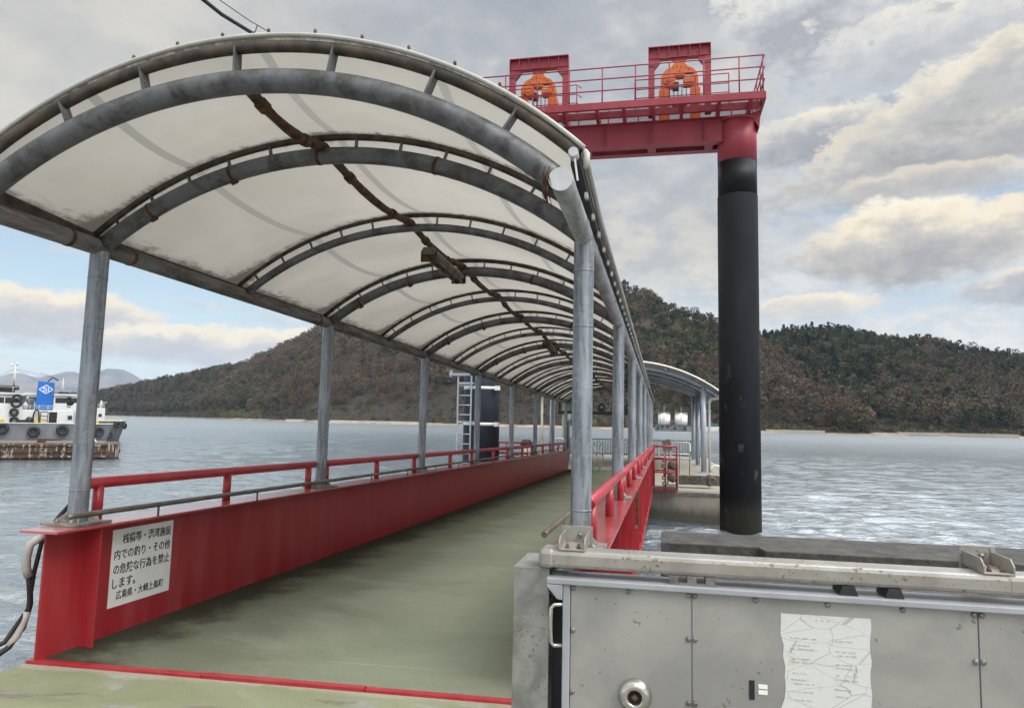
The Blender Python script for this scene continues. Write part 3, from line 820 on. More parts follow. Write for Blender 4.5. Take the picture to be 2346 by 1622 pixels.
def sample_grid(G, n, rng, tlo, thi):
    rws, cls = G.shape[:2]
    seg = np.linalg.norm(np.diff(G[5], axis=0), axis=1); pr = seg / seg.sum()
    ci = rng.choice(cls - 1, n, p=pr); cf = rng.uniform(0, 1, n)
    tf = rng.uniform(tlo, thi, n)
    ri = np.minimum(tf.astype(int), rws - 2); rf = tf - ri
    P00 = G[ri, ci]; P01 = G[ri, ci + 1]; P10 = G[ri + 1, ci]; P11 = G[ri + 1, ci + 1]
    p = (P00 * (1 - cf)[:, None] + P01 * cf[:, None]) * (1 - rf)[:, None] + (P10 * (1 - cf)[:, None] + P11 * cf[:, None]) * rf[:, None]
    return p, tf
def forest(name, picks):
    """picks: list of (pos, kind, tint, height, width)"""
    vs = []; cs = []
    for p, kd, tn, hh, ww in picks:
        v_, ts = PROTO[kd][RNG.integers(6)]
        an = RNG.uniform(0, 6.28); ca, sa = math.cos(an), math.sin(an)
        q = np.empty_like(v_)
        q[:, 0] = (v_[:, 0] * ca - v_[:, 1] * sa) * ww + p[0]
        q[:, 1] = (v_[:, 0] * sa + v_[:, 1] * ca) * ww + p[1]
        q[:, 2] = v_[:, 2] * hh + p[2] - 0.4
        c_ = np.ones((len(v_), 4)); c_[:, :3] = np.array(TINTS[tn]) * RNG.uniform(0.74, 1.28) * ts[:, None]
        vs.append(q); cs.append(c_)
    V = np.concatenate(vs); Cc = np.concatenate(cs).astype(np.float32); nq = len(V) // 4
    me = bpy.data.meshes.new(name)
    me.vertices.add(len(V)); me.vertices.foreach_set('co', V.astype(np.float32).ravel())
    me.loops.add(nq * 4); me.loops.foreach_set('vertex_index', np.arange(nq * 4, dtype=np.int32))
    me.polygons.add(nq); me.polygons.foreach_set('loop_start', np.arange(0, nq * 4, 4, dtype=np.int32))
    me.update(calc_edges=True)
    at = me.attributes.new('tint', 'FLOAT_COLOR', 'POINT'); at.data.foreach_set('color', Cc.ravel())
    me.materials.append(M['foliage'])
    o = structure(name, me, None, 'stuff')
    return o
def pick_kind(p, hillid, rn):
    x, y, z = p
    az = math.degrees(math.atan2(x, y))
    n_ = wob2(np.float64(x), np.float64(y), 47.0) + 0.5 * wob2(np.float64(x), np.float64(y), 17.0, 3.0)
    if hillid == 'A':
        if az < -32:
            pg = 0.55 + 0.2 * n_
        elif az > 6.5:
            pg = 0.05 + 0.15 * n_
        elif az > -5:
            pg = (0.55 if z > 22 else 0.34) + 0.30 * n_
        else:
            pg = 0.13 + 0.22 * n_
        if rn < pg:
            return ('broad', 'dark' if (az < -32 and RNG.random() < 0.6) or RNG.random() < 0.3 else ('green' if RNG.random() < 0.55 else 'olive'))
        r2 = RNG.random()
        if z < 45 and az > -32 and r2 < 0.14: return ('bare', 'rust')
        if r2 < 0.03: return ('broad', 'gold')
        return ('bare', 'brown' if r2 < 0.68 else 'grey')
    pg = 0.93 + 0.2 * n_ - (0.5 if (az > 15 and z < 27) else 0) - (0.0 if z > 12 else 0.1)
    if rn < pg:
        r2 = RNG.random()
        if az < 13 and r2 < 0.35: return ('conifer', 'deep')
        return ('broad', 'deep' if r2 < 0.5 else ('green' if r2 < 0.85 else 'olive'))
    r2 = RNG.random()
    if r2 < 0.06: return ('broad', 'rust')
    return ('bare', 'brown' if r2 < 0.5 else 'grey')
picks = []
pa, ta = sample_grid(GA, 6600, RNG, 2.0, 13.6)
for p, tq in zip(pa, ta):
    kd, tn = pick_kind(p, 'A', RNG.random())
    hh = RNG.uniform(7.5, 12.0) * (0.6 if tq < 2.8 else 1.0)
    picks.append((p, kd, tn, hh, hh * (1.0 if kd != 'conifer' else 0.9)))
for p, tq in zip(*sample_grid(GB, 3400, RNG, 1.6, 13.8)):
    kd, tn = pick_kind(p, 'B', RNG.random())
    hh = RNG.uniform(7.5, 12.0)
    picks.append((p, kd, tn, hh, hh))
forest('forest', picks)
# reeds and scrub along the shore
picks = []
for p, tq in zip(*sample_grid(GA, 1500, RNG, 0.7, 2.3)):
    r_ = RNG.random(); az = math.degrees(math.atan2(p[0], p[1]))
    reedy = (-9 < az < 1) or (-44 < az < -31)
    tn = 'reed' if (reedy and r_ < 0.85) else ('olive' if r_ < 0.35 else ('green' if r_ < 0.6 else ('gold' if r_ < 0.68 else 'brown')))
    hh = RNG.uniform(2.6, 4.6) if reedy else RNG.uniform(1.6, 3.6)
    picks.append((p, 'shrub' if tn != 'reed' else 'bare', tn, hh, hh * (1.1 if tn != 'reed' else 0.9)))
for p, tq in zip(*sample_grid(GB, 700, RNG, 0.7, 2.0)):
    r_ = RNG.random()
    picks.append((p, 'shrub', 'olive' if r_ < 0.35 else ('green' if r_ < 0.6 else ('reed' if r_ < 0.75 else 'brown')), RNG.uniform(2, 4), RNG.uniform(3, 5)))
forest('shore_scrub', picks)

def branchy(rng, seed):
    """trunk and forked limbs as thin tubes, height about 1"""
    rg = random.Random(seed); mb = MB(); tips = []
    def grow(p, d, ln, r, lev):
        q = p + d * ln
        mb.tube([p, p + d * ln * 0.55 + Vector((rg.uniform(-1, 1), rg.uniform(-1, 1), 0)) * ln * 0.06, q], [r, r * 0.8, r * 0.6], 4, caps=False)
        if lev == 0: tips.append((q, d)); return
        for _ in range(rg.choice((2, 3, 3))):
            nd = (d + Vector((rg.uniform(-1, 1), rg.uniform(-1, 1), rg.uniform(-0.15, 0.7))) * 0.75).normalized()
            grow(q - d * ln * rg.uniform(0, 0.3), nd, ln * rg.uniform(0.55, 0.8), r * 0.58, lev - 1)
    grow(Vector((0, 0, 0)), Vector((rg.uniform(-.1, .1), rg.uniform(-.1, .1), 1)).normalized(), 0.33, 0.024, 3)
    return mb, tips
bare_meshes = []
for sd in range(5):
    mbt, tips = branchy(RNG, sd)
    cs_ = np.array([tuple(q + d * 0.04) for q, d in tips for _ in range(3)]) + RNG.normal(size=(len(tips) * 3, 3)) * 0.035
    ds_ = np.array([tuple(d) for q, d in tips for _ in range(3)]) + RNG.normal(size=(len(tips) * 3, 3)) * 0.45
    qv = quad_cloud(cs_, ds_, 0.11, 0.16, RNG)
    mbc = MB(); mbc.add([tuple(p) for p in qv], [(4 * i, 4 * i + 1, 4 * i + 2, 4 * i + 3) for i in range(len(qv) // 4)])
    bare_meshes.append((mbt.mesh('trunk', M['bark']), mbc.mesh('crown', M['twig_brown'])))
leaf_meshes = []
for sd in range(4):
    qv, _t = crown('broad', RNG)
    mbt = MB(); mbt.tube([(0, 0, 0), (0.02, 0, 0.3), (0.0, 0.01, 0.6)], [0.03, 0.022, 0.012], 5)
    mbc = MB(); mbc.add([tuple(p) for p in qv], [(4 * i, 4 * i + 1, 4 * i + 2, 4 * i + 3) for i in range(len(qv) // 4)])
    me1 = mbc.mesh('crown', M['leaf_dark'])
    me2 = me1.copy(); me2.materials.clear(); me2.materials.append(M['leaf_olive'])
    leaf_meshes.append((mbt.mesh('trunk', M['bark']), me1, me2))
def tree(name, p, h, wd, meshes, label, group):
    o = bpy.data.objects.new(name, None); COL.objects.link(o)
    o.location = p; o.scale = (wd, wd, h); o.rotation_euler = (0, 0, random.uniform(0, 6.28))
    props(o, label, 'tree', group)
    link('trunk', meshes[0], o); link('crown', meshes[1], o)
def ridge_trees(G, c0, c1, step, side, baremix):
    for c_ in np.arange(c0, c1, step):
        ci = int(c_); cf = c_ - ci
        p = G[13, ci] * (1 - cf) + G[13, ci + 1] * cf
        p = p + np.array([random.uniform(-3, 3), random.uniform(-2, 3), -0.6])
        h = random.uniform(6.5, 11.0)
        if random.random() < baremix:
            tree('bare_tree', p, h, h * 0.9, random.choice(bare_meshes), 'leafless forked winter tree on the crest of the %s' % side, 'bare trees along the crest of the %s' % side)
        else:
            lm = random.choice(leaf_meshes); k2 = random.choice((1, 2))
            tree('evergreen_tree', p, h * 0.9, h * random.uniform(0.8, 1.1), (lm[0], lm[k2]), ('dark green' if k2 == 1 else 'olive green') + ' leafy evergreen tree on the crest of the %s' % side, ('dark' if k2 == 1 else 'olive') + ' evergreens along the crest of the %s' % side)
ridge_trees(GA, 14, 34, 0.85, 'brown hill, low left end', 0.35)
ridge_trees(GA, 34, 54, 0.8, 'brown hill, left slope', 0.8)
ridge_trees(GA, 106, 134, 0.65, 'brown hill, right slope', 0.75)
ridge_trees(GB, 18, 78, 0.9, 'dark hill behind the black pile', 0.3)
# low sea-wall pieces on the far shore
NTH = ['leftmost', 'second', 'third', 'fourth', 'first', 'second', 'third', 'rightmost']
for ks, (xd, ln) in enumerate(((-.47, 20), (-.425, 12), (-.40, 16), (-.355, 26), (.165, 24), (.300, 16), (.34, 42), (.42, 46))):
    Dd = float(np.interp(xd, *(A_SD if xd < .25 else B_SD))) - 2.0
    yy = math.sqrt(1 - xd * xd); c0 = Vector((xd * Dd, yy * Dd, 0)); tg = Vector((yy, -xd, 0))
    mb = MB(); mb.bar(c0 - tg * ln / 2 + Vector((0, 0, WZ + 0.6)), c0 + tg * ln / 2 + Vector((0, 0, WZ + 0.6)), 1.2, 1.9)
    single('sea_wall', mb, M['seawall'], '%s piece of low pale concrete sea wall at the foot of the %s hill' % (NTH[ks], 'brown' if xd < 0 else 'dark wooded'), 'sea wall', 'low sea walls on the far shore')

# ================================================================ gangway (its own frame: TILT)
XL, XR = -4.35, -0.548
XM = (XL + XR) / 2
SK = 0.0437
Y0, DY, NC = 4.818, 3.9645, 8
YE = 33.45
def ysk(x): return SK * (x - XM)
G_ = Thing('gangway', 'red steel gangway with green deck and red handrails leading to the floating pontoon', 'gangway', (XM, 4.5, -0.3), frame=TILT)
# deck
mb = MB(); n_ = 24
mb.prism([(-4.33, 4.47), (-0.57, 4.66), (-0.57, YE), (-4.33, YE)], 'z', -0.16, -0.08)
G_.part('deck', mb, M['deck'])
mb = MB()
xs = [-4.40, -2.9, -1.95, -0.70]
for a, b_, dz_ in ((-4.40, -3.05, 0.0), (-3.045, -1.90, 0.004), (-1.895, -0.62, 0.0)):
    mb.prism([(a, 4.43 + ysk(a) + 0.085), (b_, 4.43 + ysk(b_) + 0.085), (b_, 4.485 + ysk(b_) + 0.085), (a, 4.485 + ysk(a) + 0.085)], 'z', -0.125, -0.074 + dz_)
G_.part('threshold', mb, M['redrail'], 0.004)
def girder(name, side, y0, y1):
    s_ = 1 if side == 'R' else -1                      # s_: outward direction along x
    xw = -0.555 if side == 'R' else -4.335              # web centre plane
    mb = MB()
    mb.box(xw - 0.008, xw + 0.008, y0, y1, -0.30, 0.812)
    mb.box(xw - 0.19, xw + 0.19, y0, y1, -0.32, -0.30)
    g = G_.part(name, mb, M['red'], 0.003)
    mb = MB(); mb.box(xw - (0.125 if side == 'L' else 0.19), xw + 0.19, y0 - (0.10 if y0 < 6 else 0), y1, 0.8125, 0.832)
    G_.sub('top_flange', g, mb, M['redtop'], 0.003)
    for k in range(40):
        yy = y0 + 0.62 + k * 1.32
        if yy > y1 - 0.2: break
        mb = MB(); mb.box(min(xw + s_ * 0.008, xw + s_ * 0.17), max(xw + s_ * 0.008, xw + s_ * 0.17), yy - 0.006, yy + 0.006, -0.298, 0.81)
        G_.sub('stiffener', g, mb, M['red'])
    return g
gl = girder('girder', 'L', 4.44, 28.33); gr = girder('girder', 'R', 4.66, 28.33)
girder('girder', 'L', 28.38, YE); girder('girder', 'R', 28.38, YE)
mb = MB(); mb.box(-4.327, -4.185, 4.80, 4.812, -0.078, 0.81)      # inward stiffener by the sign
G_.sub('stiffener', gl, mb, M['red'], 0.002)
# rusty drain channel outside the right girder
mb = MB(); mb.box(-0.36, -0.325, 9.6, 9.64, 0.42, 0.86); mb.box(-0.36, -0.335, 9.2, 9.6, 0.42, 0.44)
G_.part('drain_channel', mb, M['rust'])
colY = {'L': [Y0 + ysk(XL) + i * DY for i in range(NC)], 'R': [Y0 + ysk(XR) + i * DY for i in range(NC)]}
# red handrails, bay by bay
for side, xr in (('L', -4.40), ('R', -0.50)):
    for i in range(NC - 1):
        a = colY[side][i] + 0.105; b_ = colY[side][i + 1] - 0.105
        mb = MB(); mb.tube([(xr, a - 0.02, 1.122), (xr, a, 1.125), (xr, b_, 1.125), (xr, b_ + 0.02, 1.122)], [0.03, 0.044, 0.044, 0.03], 14)
        h = G_.part('handrail', mb, M['redrail'])
        for yp in (a + 0.14, (a + b_) / 2, b_ - 0.14):
            mb = MB(); mb.cyl((xr, yp, 0.830), (xr, yp, 1.11), 0.040, 14)
            G_.sub('rail_post', h, mb, M['redrail'])
# low grab rails along the inner flange edges
for xg, y0g in ((-4.13, 4.40), (-0.775, 4.78)):
    mb = MB(); mb.tube([(xg, y0g, 0.925), (xg, y0g + 0.05, 0.93), (xg, YE, 0.965)], 0.021, 12)
    for k in range(19):
        yy = y0g + 0.95 + k * 1.5
        if yy < YE: mb.bar((xg, yy, 0.832), (xg, yy, 0.92), 0.012, 0.014, (0, 1, 0))
    G_.part('grab_rail', mb, M['bronze'])
# side platforms with red guard rails by the piles
def guard(x0, x1, y0, y1, zf, zt, name):
    mb = MB(); mb.box(x0, x1, y0, y1, zf - 0.06, zf); pl = G_.part(name, mb, M['redrail'])
    mb = MB(); mb.box(x0 + .02, x1 - .02, y0 + .02, y1 - .02, zf + 0.004, zf + 0.008); G_.sub('grating', pl, mb, M['steeldark'])
    mb = MB()
    for z in (zt, zf + (zt - zf) * 0.70, zf + (zt - zf) * 0.4):
        mb.tube([(x0, y0, z), (x1, y0, z)], 0.024, 8); mb.tube([(x0, y1, z), (x1, y1, z)], 0.024, 8)
        xo = x1 if x1 > -0.4 else x0
        mb.tube([(xo, y0, z), (xo, y1, z)], 0.024, 8)
    for x in (x0, (x0 + x1) / 2, x1):
        mb.tube([(x, y0, zf - 0.05), (x, y0, zt)], 0.024, 8); mb.tube([(x, y1, zf - 0.05), (x, y1, zt)], 0.024, 8)
    G_.sub('guard_rail', pl, mb, M['redrail'])
guard(-0.33, 0.42, 24.35, 25.6, -0.16, 1.22, 'side_platform')
guard(-6.60, -4.56, 24.35, 25.6, 0.0, 1.22, 'side_platform')

# ================================================================ canopy over the gangway
C_ = Thing('canopy', 'long arched canopy of white fabric on grey tube ribs and columns above the red gangway', 'canopy', (XM, 4.8, 0.83), frame=TILT)
def col_mesh(lug):
    mb = MB()
    mb.tube([(0, 0, 0.845), (0, 0, 2.93)], 0.070, 28, caps=False)
    for z in (1.085, 2.33, 2.72):
        mb.lathe([(0.0705, z - 0.006), (0.0735, z - 0.003), (0.0735, z + 0.003), (0.0705, z + 0.006)], (0, 0, 0), n=28)
    return mb
cmesh = col_mesh(True).mesh('column', M['column'])
mbp = MB(); mbp.box(-0.165, 0.165, -0.165, 0.165, 0.834, 0.852)
for a in range(4):
    ca, sa = math.cos(a * math.pi / 2 + math.pi / 4), math.sin(a * math.pi / 2 + math.pi / 4)
    d1 = Vector((ca, sa, 0)); d2 = Vector((-sa, ca, 0))
    p0 = d1 * 0.068; vs = []
    for q, z in ((0.068, 0.853), (0.145, 0.853), (0.145, 0.862), (0.072, 0.925)):
        vs.append(d1 * q + Vector((0, 0, z)))
    v8 = [p + d2 * 0.006 for p in vs] + [p - d2 * 0.006 for p in vs]
    mbp.add(v8, [(0, 1, 2, 3), (7, 6, 5, 4), (0, 4, 5, 1), (1, 5, 6, 2), (2, 6, 7, 3), (3, 7, 4, 0)])
    bx, by = 0.125 * (1 if ca > 0 else -1), 0.125 * (1 if sa > 0 else -1)
    mbp.lathe([(0.016, 0.852), (0.016, 0.868), (0.009, 0.868), (0.009, 0.885)], (bx * 0.5, by * 1.0, 0), n=6)
pmesh = mbp.mesh('base_plate', M['baseplate'])
lmesh = []
for z0, z1 in ((2.43, 2.60), (2.77, 2.90)):
    mbl = MB(); mbl.bar((0.005, -0.074, z0), (0.005, -0.074, z1), 0.010, 0.014, (0, 1, 0))
    lmesh.append(mbl.mesh('cable_lug', M['column']))
for side, x in (('L', XL), ('R', XR)):
    for i in range(NC):
        o = link('column', cmesh, C_.o, tuple(Vector((x, colY[side][i], 0)) - C_.base))
        link('base_plate', pmesh, o)
        for lm_ in (lmesh if side == 'R' else ()): link('cable_lug', lm_, o)
# longitudinal eave tubes
for x, mt in ((XL, 'beam'), (XR, 'beamclean')):
    yf = 3.725 if x == XR else 3.56
    mb = MB(); mb.tube([(x, yf, 2.968), (x, YE, 2.968)], 0.066, 28)
    e = C_.part('eave_tube', mb, M[mt])
    mb = MB(); mb.cyl((x, yf - 0.006, 2.968), (x, yf + 0.002, 2.968), 0.0665, 28)
    C_.sub('end_cap', e, mb, M['capwhite'])
    for i in range(NC):
        yc = colY['L' if x == XL else 'R'][i]
        for dd in (-0.32, 0.32):
            mb = MB(); mb.lathe([(0.0662, dd - 0.02), (0.0695, dd - 0.012), (0.0695, dd + 0.012), (0.0662, dd + 0.02)], (x, yc, 2.968), (0, 1, 0), 28)
            C_.sub('sleeve_joint', e, mb, M['rust'] if x == XL else M['beamclean'])
# ribs
NA = 40
def rib_meshes(thick, front):
    rl = (0.072 if front else 0.063) if thick else 0.041
    ru = 0.036 if front else (0.025 if thick else 0.021)
    za = 3.675 if front else 3.640 + (0.0 if thick else 0.012)
    low = arc(XM, XL, XR, za, 2.962, NA)
    if front: up = arc(XM, XM - 1.985, XM + 1.985, 3.895, 3.135, NA)
    else: up = arc(XM, XM - 1.965, XM + 1.965, 3.782, 3.066, NA)
    low = [((low[0][0] * .4 + low[1][0] * .6), (low[0][1] * .4 + low[1][1] * .6))] + low[1:-1] + [((low[-1][0] * .6 + low[-2][0] * .4), (low[-1][1] * .6 + low[-2][1] * .4))]
    m1 = MB(); m1.tube([(p[0], ysk(p[0]), p[1]) for p in low], rl, 18 if thick else 12)
    m2 = MB(); m2.tube([(p[0], ysk(p[0]), p[1]) for p in up], ru, 10)
    sts = []
    hc = za
    for xq in ([-1.70, -1.20, -0.69, -0.10, 0.49, 1.08, 1.535] if front else [-1.72, -1.44, -1.14, -0.82, -0.49, -0.16, 0.18, 0.52, 0.855, 1.18, 1.49]):
        # strut runs radially from the lower to the upper chord
        cz_l = za - ((1.901 ** 2 + (za - 2.962) ** 2) / (2 * (za - 2.962)))
        zl = np.interp(XM + xq, [p[0] for p in low], [p[1] for p in low])
        dx_, dz_ = xq, zl - cz_l; L = math.hypot(dx_, dz_); dx_ /= L; dz_ /= L
        # step outwards until the upper chord
        t_ = 0.0
        while t_ < 0.5:
            px, pz = XM + xq + dx_ * t_, zl + dz_ * t_
            if px < up[0][0] or px > up[-1][0] or pz > np.interp(px, [p[0] for p in up], [p[1] for p in up]): break
            t_ += 0.005
        p0 = (XM + xq + dx_ * rl * 0.8, ysk(XM + xq), zl + dz_ * rl * 0.8)
        p1 = (px, ysk(px), pz)
        if t_ > rl + 0.01:
            s_ = MB()
            if front: s_.bar(p0, p1, 0.012, 0.075, (1, 0, 0)) if False else s_.bar(p0, p1, 0.075, 0.014, (1, 0, 0))
            else: s_.bar(p0, p1, 0.034, 0.012, (1, 0, 0))
            sts.append(s_)
    return m1, m2, sts
def build_rib(thick, front):
    m1, m2, sts = rib_meshes(thick, front)
    a = m1.mesh('rib', M['rib']); b_ = m2.mesh('upper_chord', M['railtrim'])
    return a, b_, [s_.mesh('strut', M['rib']) for s_ in sts]
RF, RT, RN = build_rib(True, True), build_rib(True, False), build_rib(False, False)
ribs = [(3.718, RF)]
for i in range(NC):
    ribs.append((Y0 + i * DY, RT))
    if i < NC - 1: ribs.append((Y0 + (i + 0.5) * DY, RN))
ribs.append((YE - 0.1, RN))
far = MB()
for k, (yy, (a, b_, sts)) in enumerate(ribs):
    o = link('rib', a, C_.o, tuple(Vector((0, yy, 0)) - C_.base))
    link('upper_chord', b_, o)
    if k < 9:
        for s_ in sts: link('strut', s_, o)
    else:
        for s_ in sts:
            base_i = len(far.v)
            far.add([(v.co.x, v.co.y + yy, v.co.z) for v in s_.vertices], [tuple(p.vertices) for p in s_.polygons])
far_o = C_.part('strut_row', far, M['rib']); far_o['kind'] = 'stuff'
# rusty clamps on the thick ribs
for k, (yy, rm) in enumerate(ribs[:8]):
    if rm is RT:
        low = arc(XM, XL, XR, 3.640, 2.962, NA)
        for j in (5, 12, 19, 28):
            mb = MB(); p = Vector((low[j][0], yy + ysk(low[j][0]), low[j][1])); q = Vector((low[j + 1][0], yy + ysk(low[j + 1][0]), low[j + 1][1])); d = (q - p).normalized()
            mb.lathe([(0.0635, -0.014), (0.067, -0.01), (0.067, 0.01), (0.0635, 0.014)], p, d, 20)
            if j in (5, 12): mb.bar(p + Vector((0.0, 0, -0.078)), p + Vector((0.05, 0, -0.055)), 0.03, 0.02)
            C_.part('rib_clamp', mb, M['rust'])
# membrane
rows = []; grime = []
NXM = 44
ym = [3.700] + [r_[0] for r_ in ribs[1:]]
def mem_arc(k):
    return arc(XM, XM - 2.02, XM + 2.02, 3.945, 3.150, NXM) if k == 0 else arc(XM, XM - 2.02, XM + 2.02, 3.812, 3.078, NXM)
for k in range(len(ym) - 1):
    A0, A1 = mem_arc(k), mem_arc(k + 1)
    ns = 10
    for j in range(ns + (1 if k == len(ym) - 2 else 0)):
        tt = j / ns; row = []; gg = []
        sag = 0.105 * 4 * tt * (1 - tt) * min(1.0, (ym[k + 1] - ym[k]) / 1.5)
        for i in range(NXM + 1):
            x = A0[i][0] * (1 - tt) + A1[i][0] * tt; z = A0[i][1] * (1 - tt) + A1[i][1] * tt
            q = abs((x - XM) / 2.02)
            wgt = 1 - q ** 4
            y = ym[k] * (1 - tt) + ym[k + 1] * tt + ysk(x)
            row.append((x, y, z - sag * wgt))
            de = 2.02 - abs(x - XM); dr = min(tt, 1 - tt) * (ym[k + 1] - ym[k])
            g_ = 0.80 * math.exp(-dr / 0.075) + (1.05 if x < XM else 0.7) * math.exp(-de / 0.13) + 0.35 * math.exp(-abs(x + 2.53) / 0.10) * math.exp(-dr / 0.35)
            gg.append(g_)
        rows.append(row); grime.extend(gg)
mb = MB(); mb.grid(rows)
me = mb.mesh('membrane', M['membrane'])
at = me.attributes.new('grime', 'FLOAT', 'POINT'); at.data.foreach_set('value', np.array(grime, np.float32))
C_.part('membrane', me, None)
A0 = mem_arc(0)
mb = MB(); mb.tube([(p[0], 3.69 + ysk(p[0]), p[1] + 0.010) for p in A0], 0.014, 8)
fe = C_.part('front_edge_roll', mb, M['membrane_edge'])
mb = MB()
for i in range(14, 44, 3):
    mb.lathe([(0.010, 0.0), (0.010, 0.018), (0.006, 0.024)], (A0[i][0], 3.70 + ysk(A0[i][0]), A0[i][1] + 0.030), n=8)
C_.sub('edge_bolt', fe, mb, M['rustbolt'])
# eave trims: dark clamping rail, gusset plates, white edge roll
for s_, x0 in ((-1, XL), (1, XR)):
    xo = XM + s_ * 2.0
    yf = 3.72 + ysk(xo)
    def zed(y): return 3.062 + max(0.0, (4.8 - y) / 1.1) * 0.088
    pts = [yf, 4.2, 4.85] + [YE]
    mb = MB()
    for a, b_ in zip(pts[:-1], pts[1:]):
        mb.bar((xo - s_ * 0.03, a, zed(a) - 0.030), (xo - s_ * 0.03, b_, zed(b_) - 0.030), 0.055, 0.075)
    t_ = C_.part('clamping_rail', mb, M['railtrim'] if s_ < 0 else M['railblack'])
    mb = MB(); y = 4.0
    while y < 24:
        xi = x0 + s_ * 0.02
        mb.prism([(xi, 3.035), (xo - s_ * 0.05, 3.03), (xo - s_ * 0.05, 2.97), (x0 + s_ * 0.066, 2.985)], 'y', y, y + 0.010)
        y += 0.55
    C_.sub('gusset', t_, mb, M['railtrim'] if s_ < 0 else M['railblack'])
    mb = MB()
    mb.tube([(xo + s_ * 0.035, yf - 0.03, zed(yf) - 0.10), (xo + s_ * 0.036, yf - 0.03, zed(yf) - 0.02), (xo + s_ * 0.02, yf, zed(yf) + 0.006)] , 0.018, 10)
    mb.tube([(xo + s_ * 0.02, y_, zed(y_) + 0.004) for y_ in (yf, 4.2, 4.85, YE)], 0.019, 10)
    C_.sub('edge_roll', t_, mb, M['membrane_edge'])
    if s_ > 0:
        mb = MB(); y = 4.05
        while y < 22:
            mb.box(xo - 0.005, xo + 0.012, y, y + 0.05, 2.965, 3.0); y += 0.42
        C_.sub('clip', t_, mb, M['clip'])
        mb = MB(); mb.cyl((xo - 0.035, yf - 0.07, 3.125), (xo - 0.035, yf + 0.3, 3.10), 0.027, 16)
        C_.sub('rail_end', t_, mb, M['capwhite'])
        mb = MB(); mb.bar((xo - 0.03, yf - 0.05, 3.10), (xo - 0.012, yf - 0.04, 2.97), 0.006, 0.010)
        C_.sub('end_strap', t_, mb, M['capwhite'])
# rust-eaten brush of dead twigs at the front right joint
mb = MB(); rg = random.Random(3)
for k in range(46):
    a = rg.uniform(-1.2, 1.2)
    p = Vector((XR - 0.080 + rg.uniform(-0.02, 0.01), 3.735 + rg.uniform(-.02, .04), 2.955 + 0.06 * math.sin(a)))
    mb.tube([p + Vector((0.01, 0, 0.04)), p, p + Vector((rg.uniform(-.01, .03), rg.uniform(-.02, .02), rg.uniform(-.075, -.03)))], [0.004, 0.004, 0.001], 4)
single('twig_nest', mb, M['rust'], 'small nest of brown dead twigs beside the pale pipe end at the canopy front', 'nest', frame=TILT)
# sagging rusty conduit along the apex
cp = []
for k in range(len(ym) - 1):
    for j in range(8):
        tt = j / 8
        cp.append((-2.535 + 0.012 * math.sin(k * 2.1 + tt * 3), ym[k] * (1 - tt) + ym[k + 1] * tt + ysk(-2.53), 3.712 - 0.085 * 4 * tt * (1 - tt)))
cp.append((-2.535, ym[-1], 3.70))
mb = MB(); mb.tube(cp, [0.035 + 0.003 * math.sin(i * 1.7) + 0.002 * math.sin(i * 4.1) for i in range(len(cp))], 9)
cd = C_.part('conduit', mb, M['rust'])
for i in range(2, len(cp), 4):
    mb = MB(); p = Vector(cp[i]); d = (Vector(cp[min(i + 1, len(cp) - 1)]) - Vector(cp[i - 1])).normalized()
    mb.cyl(p - d * 0.03, p + d * 0.03, 0.046, 12)
    C_.sub('conduit_coupling', cd, mb, M['rust'])
# fluorescent fittings hanging under the conduit
def lamp(y0, ln, which):
    T = Thing('ceiling_light', 'rusty bare fluorescent light fitting under the canopy ridge, %s' % which, 'light fitting', (-2.53, y0, 3.5), 'light fittings under the canopy', frame=TILT)
    mb = MB()
    mb.prism([(-0.055, 0.05), (0.055, 0.05), (0.085, 0.0), (0.06, -0.03), (-0.06, -0.03), (-0.085, 0.0)], 'y', 0.0, ln)
    mb.v = [(-2.535 + p[0], y0 + p[1], 3.545 + p[2] - 0.03 * p[1]) for p in mb.v]
    h = T.part('housing', mb, M['rustlight'])
    mb = MB()
    for dx_ in (-0.045, 0.045): mb = MB(); mb.cyl((-2.535 + dx_, y0 + 0.05, 3.495), (-2.535 + dx_, y0 + ln + 0.02, 3.455), 0.016, 10); T.part('tube', mb, M['rustlight'])
    for yy in (y0 + 0.02, y0 + ln - 0.05):
        mb = MB(); mb.box(-2.535 - 0.09, -2.535 + 0.09, yy, yy + 0.03, 3.44, 3.56); T.part('end_bracket', mb, M['rust'])
    mb = MB(); mb.bar((-2.535, y0 + ln * 0.55, 3.56), (-2.535, y0 + ln * 0.55, 3.66), 0.05, 0.05)
    T.part('hanger', mb, M['rust'])
lamp(7.35, 1.25, 'nearest one with a peeling end')
lamp(15.45, 1.25, 'second one, halfway along')
lamp(23.4, 1.25, 'farthest one near the pontoon')

# notice on the left girder
def text_mesh(s, size=0.1, off=0.0):
    cu = bpy.data.curves.new('lettering', 'FONT'); cu.body = s; cu.size = size; cu.extrude = 0.0008; cu.offset = off; cu.resolution_u = 3
    o = bpy.data.objects.new('lettering', cu); COL.objects.link(o)
    bpy.context.view_layer.update()
    dg = bpy.context.evaluated_depsgraph_get()
    me = bpy.data.meshes.new_from_object(o.evaluated_get(dg))
    bpy.data.objects.remove(o); bpy.data.curves.remove(cu)
    return me
def fit_text(s, x0, x1, y0, y1, off=0.0):
    """mesh in the XY plane fitted to the rectangle"""
    me = text_mesh(s, 0.1, off)
    co = np.empty(len(me.vertices) * 3); me.vertices.foreach_get('co', co); co = co.reshape(-1, 3)
    mn, mxx = co.min(0), co.max(0)
    co[:, 0] = x0 + (co[:, 0] - mn[0]) / (mxx[0] - mn[0]) * (x1 - x0)
    co[:, 1] = y0 + (co[:, 1] - mn[1]) / (mxx[1] - mn[1]) * (y1 - y0)
    me.vertices.foreach_set('co', co.ravel()); me.update()
    return me
